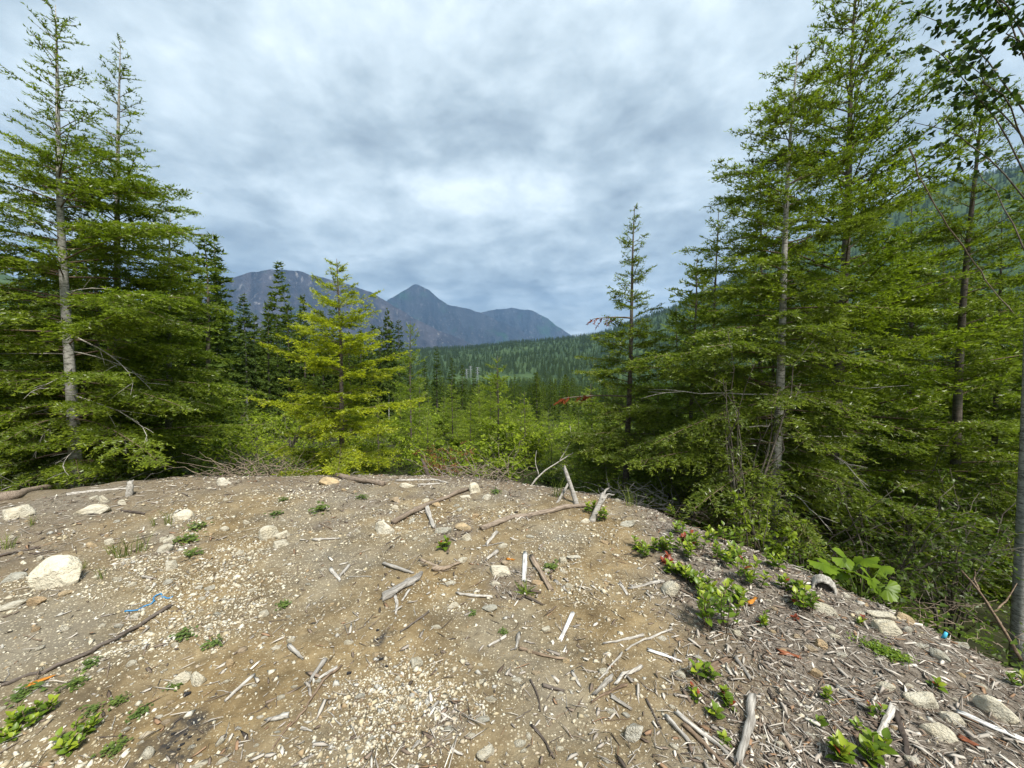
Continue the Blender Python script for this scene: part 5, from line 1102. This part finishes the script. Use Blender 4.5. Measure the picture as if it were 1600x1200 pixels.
def leafy(label, px, py, wpx, nsh, kind=0, red=0, hfac=1.0, group=None, name='glossy_plant', cap=.062):
    p, t = G(px, py); g = np.random.default_rng(int(px + py * 3)); Wd = wpx / FPX * t; rt = setp(ob(name, None, loc=p), label, 'plant', group); stems = []
    for k in range(nsh):
        a = g.uniform(0, 6.283); rr = Wd * .36 * math.sqrt((k + .3) / nsh) if nsh > 1 else 0; bx, by = rr * math.cos(a), rr * math.sin(a); hh_ = Wd * hfac * g.uniform(.35, .6) if nsh > 1 else Wd * hfac * .4
        zb = h1(p[0] + bx, p[1] + by) - p[2]; tp = np.array((bx * 1.15, by * 1.15, zb + hh_)); stems.append(tube([(bx * .6, by * .6, zb - .02), (bx * .9, by * .9, zb + hh_ * .5), tp], [.0035, .003, .002], 4))
        nl_ = int(g.integers(6, 10)); a0 = g.uniform(0, 6.28); base = np.array((bx * .6, by * .6, zb - .02))
        for j in range(nl_):
            f = .35 + .65 * j / nl_; pos_ = base + (tp - base) * f; az = a0 + j * 2.4; pitch = -R_(g.uniform(5, 35) + 40 * (j / nl_))
            sc_ = min(Wd * (.50 if nsh == 1 else .34), cap) / .06 * g.uniform(.75, 1.1) * (1 - .25 * j / nl_)
            li = 6 if g.random() < (red if red > .9 else red * .5) else (int(g.integers(0, 2)) if j < nl_ * .4 else int(g.integers(1, 4))) if kind == 0 else 4 + int(g.integers(2))
            ob('leaf', LEAF[li], rt, pos_, (g.normal(0, .25), pitch, az), sc_)
    ob('stems', mesh('stems', *join(stems), [MT['twig_wood']]), rt)
    return rt
PL = [(1052, 812, 34, 3, 0, 'upright glossy plant on the rim behind the other glossy plants'), (1047, 864, 40, 4, 0, 'glossy plant behind the red leaves'), (1011, 874, 26, 2, 0, 'glossy plant furthest into the dirt'), (995, 856, 22, 2, 0, 'small yellowish glossy plant at the edge of the dirt'),
      (1136, 850, 52, 5, 0, 'tall yellow-green glossy plant under the willow'), (1108, 845, 32, 3, 0, 'glossy plant left of the one under the willow'), (1042, 892, 26, 2, 0, 'low glossy plant in front of the red leaves'), (1080, 872, 34, 3, 0, 'glossy plant right of the red leaves'),
      (1077, 910, 36, 3, .0, 'dark glossy plant above the bean-shaped stone'), (1097, 920, 34, 3, 0, 'light glossy plant right of the bean-shaped stone'), (1128, 985, 92, 11, 0, 'biggest bushy glossy plant on the bank'), (1172, 915, 52, 5, .1, 'glossy plant with orange-tipped leaves behind the biggest one'),
      (1262, 955, 52, 5, .08, 'glossy plant left of the long white stone'), (1190, 975, 24, 2, .1, 'little glossy plant right of the biggest one'), (1096, 1062, 46, 3, .05, 'upper glossy rosette plant near the bottom'), (1082, 1090, 34, 2, .3, 'reddish-tinged glossy rosette left of the others near the bottom'),
      (1132, 1088, 42, 2, .25, 'glossy rosette with a red heart near the bottom'), (1118, 1122, 34, 1, 0, 'single upright glossy rosette below the group'), (1131, 1162, 28, 1, 0, 'small glossy sprig above the driftwood'), (1140, 1108, 26, 1, .2, 'glossy sprig beside the red-hearted rosette'),
      (1285, 1095, 32, 2, 0, 'dark green glossy rosette left of the upper split stick'), (1280, 1137, 32, 1, .05, 'round yellow-green rosette left of the pale slanting stick'), (1339, 1140, 26, 1, 0, 'little yellow-green rosette beside the dull stone'), (1364, 1120, 34, 2, .25, 'rosette with orange centre left of the pale slanting stick'),
      (1465, 1078, 26, 1, .5, 'brown-tinged sprig above the long cream slab'), (1465, 980, 42, 3, 0, 'glossy plant at the edge of the bank right of the stone trio'), (1305, 1178, 60, 4, .1, 'glossy plant cut by the bottom border, left of two'), (1362, 1188, 60, 4, 0, 'glossy plant cut by the bottom border, right of two'),
      (1592, 1072, 32, 2, 0, 'dark green plant at the right border on the bank'), (947, 814, 30, 3, 0, 'leafy plant in front of the broken stump'), (922, 802, 22, 2, 0, 'leafy plant under the grey brown log end'), (692, 858, 24, 2, .05, 'sprig among the dull stones in the middle'), (1340, 975, 20, 1, .2, 'tiny sprig right of the long white stone')]
PL += [(1062, 838, 34, 3, 0, 'glossy plant right of the red leaves on the rim'), (1090, 862, 40, 4, .05, 'glossy plant in the middle of the leafy patch'), (1122, 880, 42, 4, 0, 'glossy plant above the biggest bushy one, left of two'), (1150, 880, 40, 4, .05, 'glossy plant above the biggest bushy one, right of two'),
       (1065, 898, 34, 3, 0, 'glossy plant between bean-shaped stone and leafy patch'), (1110, 938, 44, 4, 0, 'glossy plant touching the biggest bushy one from above'), (1150, 945, 40, 4, 0, 'glossy plant touching the biggest bushy one from the right'), (1205, 890, 40, 3, .05, 'glossy plant at the crest below the willow'), (1232, 925, 34, 3, .1, 'glossy plant at the crest left of the hollow log'), (1028, 862, 28, 3, 0, 'glossy plant left of the red leaves')]
for px, py, wp, ns, rd, lb_ in PL: leafy(lb_, px, py, wp * (1.25 if py < 1000 else 1.05), ns + (1 if py < 1000 else 0), 0, rd, 1.0)
leafy('bright green leafy plant at the bottom left corner, upper one', 45, 1128, 74, 9, 0, 0, .45, name='leafy_plant', cap=.040); leafy('bright green leafy plant at the bottom left, the one pointing right', 112, 1166, 78, 9, 0, 0, .45, name='leafy_plant', cap=.040); leafy('bright green leafy plant cut by the left border near the bottom', 8, 1160, 50, 5, 0, 0, .45, name='leafy_plant', cap=.040)
leafy('low red-leaved plant among the glossy plants', 1037, 880, 34, 3, 0, .95, .5, name='red_plant'); leafy('low red-leaved plant on the rim below the willow', 1075, 850, 30, 3, 0, .95, .5, name='red_plant')
leafy('small red-leaved plant left of the long white stone', 1243, 968, 20, 1, 0, 1.0, .4, name='red_plant')
# lobed leaves by the hollow log
def lobed_leaf():
    a = np.linspace(-2.6, 2.6, 41); r = .55 + .45 * np.abs(np.cos(a * 1.45)) ** .8; r *= (1 - .12 * np.abs(a) / 2.6); r = r * (1 + .06 * np.cos(a * 17))
    V = np.concatenate([[(0, 0, 0)], np.stack([np.cos(a) * r, np.sin(a) * r, -.30 * r ** 2 + .13 * np.cos(a * 2.9) + .03 * np.sin(a * 17)], -1)]); Fc = [(0, i, i + 1) for i in range(1, 41)]
    return mesh('leaf', V, Fc, [MT['lobed']], tint=np.clip(.5 + .3 * np.cos(a * 2.9).repeat(1), 0, 1).tolist().__class__([.3] + list(np.clip(.5 + .25 * np.cos(a * 2.9), 0, 1))), smooth=True)
LB = lobed_leaf(); b = P(1345, 915, 3.15); b[2] = h1(b[0], b[1]); rt = setp(ob('lobed_leaf_plant', None, loc=b), 'plant with large bright green lobed leaves behind the hollow log piece', 'plant'); g = np.random.default_rng(9); stems = []
for px, py, Y, s_ in [(1285, 880, 3.1, .13), (1318, 872, 3.3, .14), (1350, 873, 3.25, .13), (1335, 893, 3.0, .15), (1362, 905, 3.05, .14), (1305, 893, 3.05, .11), (1385, 917, 3.0, .13), (1375, 888, 3.3, .11)]:
    q = P(px, py, Y) - b; ob('leaf', LB, rt, q, (g.normal(.25, .3), g.normal(.12, .3), g.uniform(-2.6, -.4)), s_ * .85); stems.append(tube([(0, 0, -.05), q * .6, q], [.006, .005, .003], 5))
ob('stems', mesh('stems', *join(stems), [MT['weed']], tint=np.full(sum(len(v) for v, _ in stems), .5)), rt)
# weeds, rosette, grass tufts
WD = []
for i in range(4):
    gg = np.random.default_rng(60 + i); n = 60; q = np.stack([np.clip(gg.normal(0, .22, n), -.45, .45), np.clip(gg.normal(0, .22, n), -.45, .45), gg.uniform(.03, .34, n)], -1); a = gg.uniform(0, 6.28, n)
    WD.append(mesh('weed', *[x for x in leaves(q, norm(np.stack([np.cos(a), np.sin(a), gg.uniform(-.2, .4, n)], -1)), norm(gg.normal(0, .3, (n, 3)) + (0, 0, 1)), gg.uniform(.14, .27, n), gg.uniform(.11, .18, n), gg.uniform(.2, .8, n), gg)[:2]], [MT['weed']], tint=np.repeat(gg.uniform(.2, .8, n), 5)))
for k, (px, py, wp, lb_) in enumerate([(307, 827, 30, 'uppermost of the green weeds left of the rim stone'), (294, 846, 34, 'widest green weed right of the leaning pair of stones'), (301, 868, 30, 'lowest green weed right of the leaning pair of stones'), (290, 995, 34, 'green weed right of the long dark stick'), (332, 1008, 28, 'second green weed right of the long dark stick'),
        (140, 1042, 30, 'green weed touching the long dark stick'), (117, 1073, 34, 'green weed right of the orange chip'), (38, 1087, 40, 'green weed at the left below the orange chip'), (186, 1100, 26, 'dark weed between dark stick and touching stones'), (217, 1118, 32, 'green weed above the charcoal patch'),
        (143, 1112, 28, 'green weed above the bright leafy plants'), (272, 1074, 22, 'little weed in front of the touching pair of stones'), (180, 1175, 36, 'green weed right of the bright leafy plants'), (430, 805, 22, 'weed behind the small stone cluster'), (500, 798, 34, 'sparse weed on the dirt behind the V of sticks'),
        (442, 948, 22, 'lonely green sprig on the ochre dirt'), (443, 782, 16, 'tiny weed near the rim left of centre'), (565, 778, 20, 'small weed near the rim behind the brown pole'), (862, 888, 28, 'dark green weed right of the pinkish plank'), (737, 960, 16, 'sprig below the square cream stone'), (786, 990, 16, 'sprig above the pale stick right of centre'),
        (775, 770, 20, 'weed by the upright pale stone')]):
    p, t = G(px, py); s_ = wp / FPX * t; o = ob('weed', WD[k % 4], loc=p, rot=(0, 0, k * 1.3), scale=(s_, s_, s_ * .7)); setp(o, lb_, 'weed')
for k, (px, py, wp, lb_) in enumerate([(1372, 1016, 62, 'largest mossy green mat on the right bank'), (1402, 1030, 44, 'mossy green patch right of the largest mossy mat'), (1520, 1000, 50, 'mossy clump at the edge of the bank near the bare branch')]):
    p, t = G(px, py); R0 = wp / FPX * t / 2; gg = np.random.default_rng(70 + k); n = 420; x = gg.normal(0, .4, n) * R0; y = gg.normal(0, .3, n) * R0; q = np.stack([x, y, H(p[0] + x, p[1] + y) - p[2] + gg.uniform(.0, .022, n)], -1); a = gg.uniform(0, 6.28, n)
    V, Fc, tt = leaves(q, norm(np.stack([np.cos(a), np.sin(a), gg.uniform(0, .8, n)], -1)), norm(gg.normal(0, .3, (n, 3)) + (0, 0, 1)), gg.uniform(.010, .024, n), gg.uniform(.007, .014, n), gg.uniform(.1, .7, n), gg)
    setp(ob('moss_patch', mesh('moss_patch', V, Fc, [MT['salal']], tint=tt), loc=p), lb_, kind='stuff')
def tuft(n, spread, w_, seed):
    g = np.random.default_rng(seed); q = np.stack([g.normal(0, .12, n), g.normal(0, .12, n), np.zeros(n)], -1); d = norm(g.normal(0, spread, (n, 3)) * (1, 1, 0) + (0, 0, 1)); l = g.uniform(.5, 1, n)[:, None]; b = norm(np.cross(d, g.normal(0, 1, (n, 3)))) * w_
    m1 = q + d * l * .55; tp = q + d * l + norm(d * (1, 1, 0)) * l * .22; V = np.stack([q - b, q + b, m1 + b * .8, m1 - b * .8, tp], 1).reshape(-1, 3); k = np.arange(n)[:, None] * 5
    return mesh('grass_tuft', V, np.concatenate([k + [[0, 1, 2]], k + [[0, 2, 3]], k + [[3, 2, 4]]]), [MT['grass']], tint=np.repeat(g.uniform(.1, .9, n), 5))
TF = [tuft(22, .16, .012, i) for i in range(3)]
for k, (px, py, hp, lb_) in enumerate([(191, 872, 44, 'tallest grass tuft on the left of the clearing'), (262, 820, 34, 'grass tuft left of the pale pointed stone'), (222, 862, 34, 'grass tuft left of the leaning pair of stones'), (15, 858, 30, 'grass tuft at the left border above the largest boulder'), (50, 822, 22, 'grass tuft above the boulder near the left border'), (157, 905, 26, 'thin grass tuft right of the largest boulder'), (175, 866, 26, 'thin grass left of the tallest tuft'), (240, 822, 22, 'short grass behind the leaning pair'), (870, 775, 34, 'grass at the foot of the leaning pole'), (985, 790, 34, 'pale dry grass behind the broken stump'), (132, 890, 18, 'short grass tuft close to the largest boulder')]):
    p, t = G(px, py); s_ = hp / FPX * t; setp(ob('grass_tuft', TF[k % 3], loc=p, rot=(0, 0, k), scale=(s_ * 1.0, s_, s_)), lb_, 'grass')
p, t = G(822, 928); setp(ob('spiky_rosette', tuft(16, .9, .05, 9), loc=p, scale=.11), 'spiky green rosette left of the pinkish plank', 'plant')
# undergrowth beyond the rim
def undergrowth():
    g = np.random.default_rng(99); n = 6000; az = g.uniform(-1.0, 1.0, n); r = g.uniform(3.2, 15, n); x = r * np.sin(az); y = r * np.cos(az); d = edge_d(x, y); cl = fbm(x / .8, y / .8, 3, 91)
    k = (d > .25) & (cl > -.06 + .05 * (d < .8)); x, y = x[k], y[k]; n = len(x); z = H(x, y); m_ = 5
    q = np.repeat(np.stack([x, y, z], -1), m_, 0) + g.normal(0, .10, (n * m_, 3)) * (1, 1, 0); q[:, 2] += g.uniform(.03, .42, n * m_) * np.repeat(.4 + .6 * g.random(n), m_); N_ = len(q)
    V, Fc, tt = leaves(q, norm(g.normal(0, 1, (N_, 3)) * (1, 1, .5)), norm(g.normal(0, .4, (N_, 3)) + (0, 0, 1)), g.uniform(.03, .07, N_), g.uniform(.018, .038, N_), g.uniform(.0, .7, N_), g)
    setp(ob('undergrowth', mesh('undergrowth', V, Fc, [MT['shrub']], tint=tt)), 'low green undergrowth on the slope beyond the rim', kind='stuff')
undergrowth()

# haze
def haze(dens):
    V = np.array([(x, y, z) for z in (-160, 2300) for y in (-300, 13800) for x in (-13800, 13800)], float)
    Fq = np.array([(0, 1, 3, 2), (4, 6, 7, 5), (0, 4, 5, 1), (2, 3, 7, 6), (0, 2, 6, 4), (1, 5, 7, 3)])
    m = M_('haze'); p = m.n('ShaderNodeVolumePrincipled', {'Color': (.36, .62, 1.0), 'Density': dens, 'Anisotropy': .2}); m.t.links.new(p.outputs[0], m.out.inputs['Volume'])
    setp(ob("haze", mesh("haze", V, Fq[:, ::-1], [m.m])), 'thin blue haze over the valley', kind='stuff')
haze(6.5e-5)
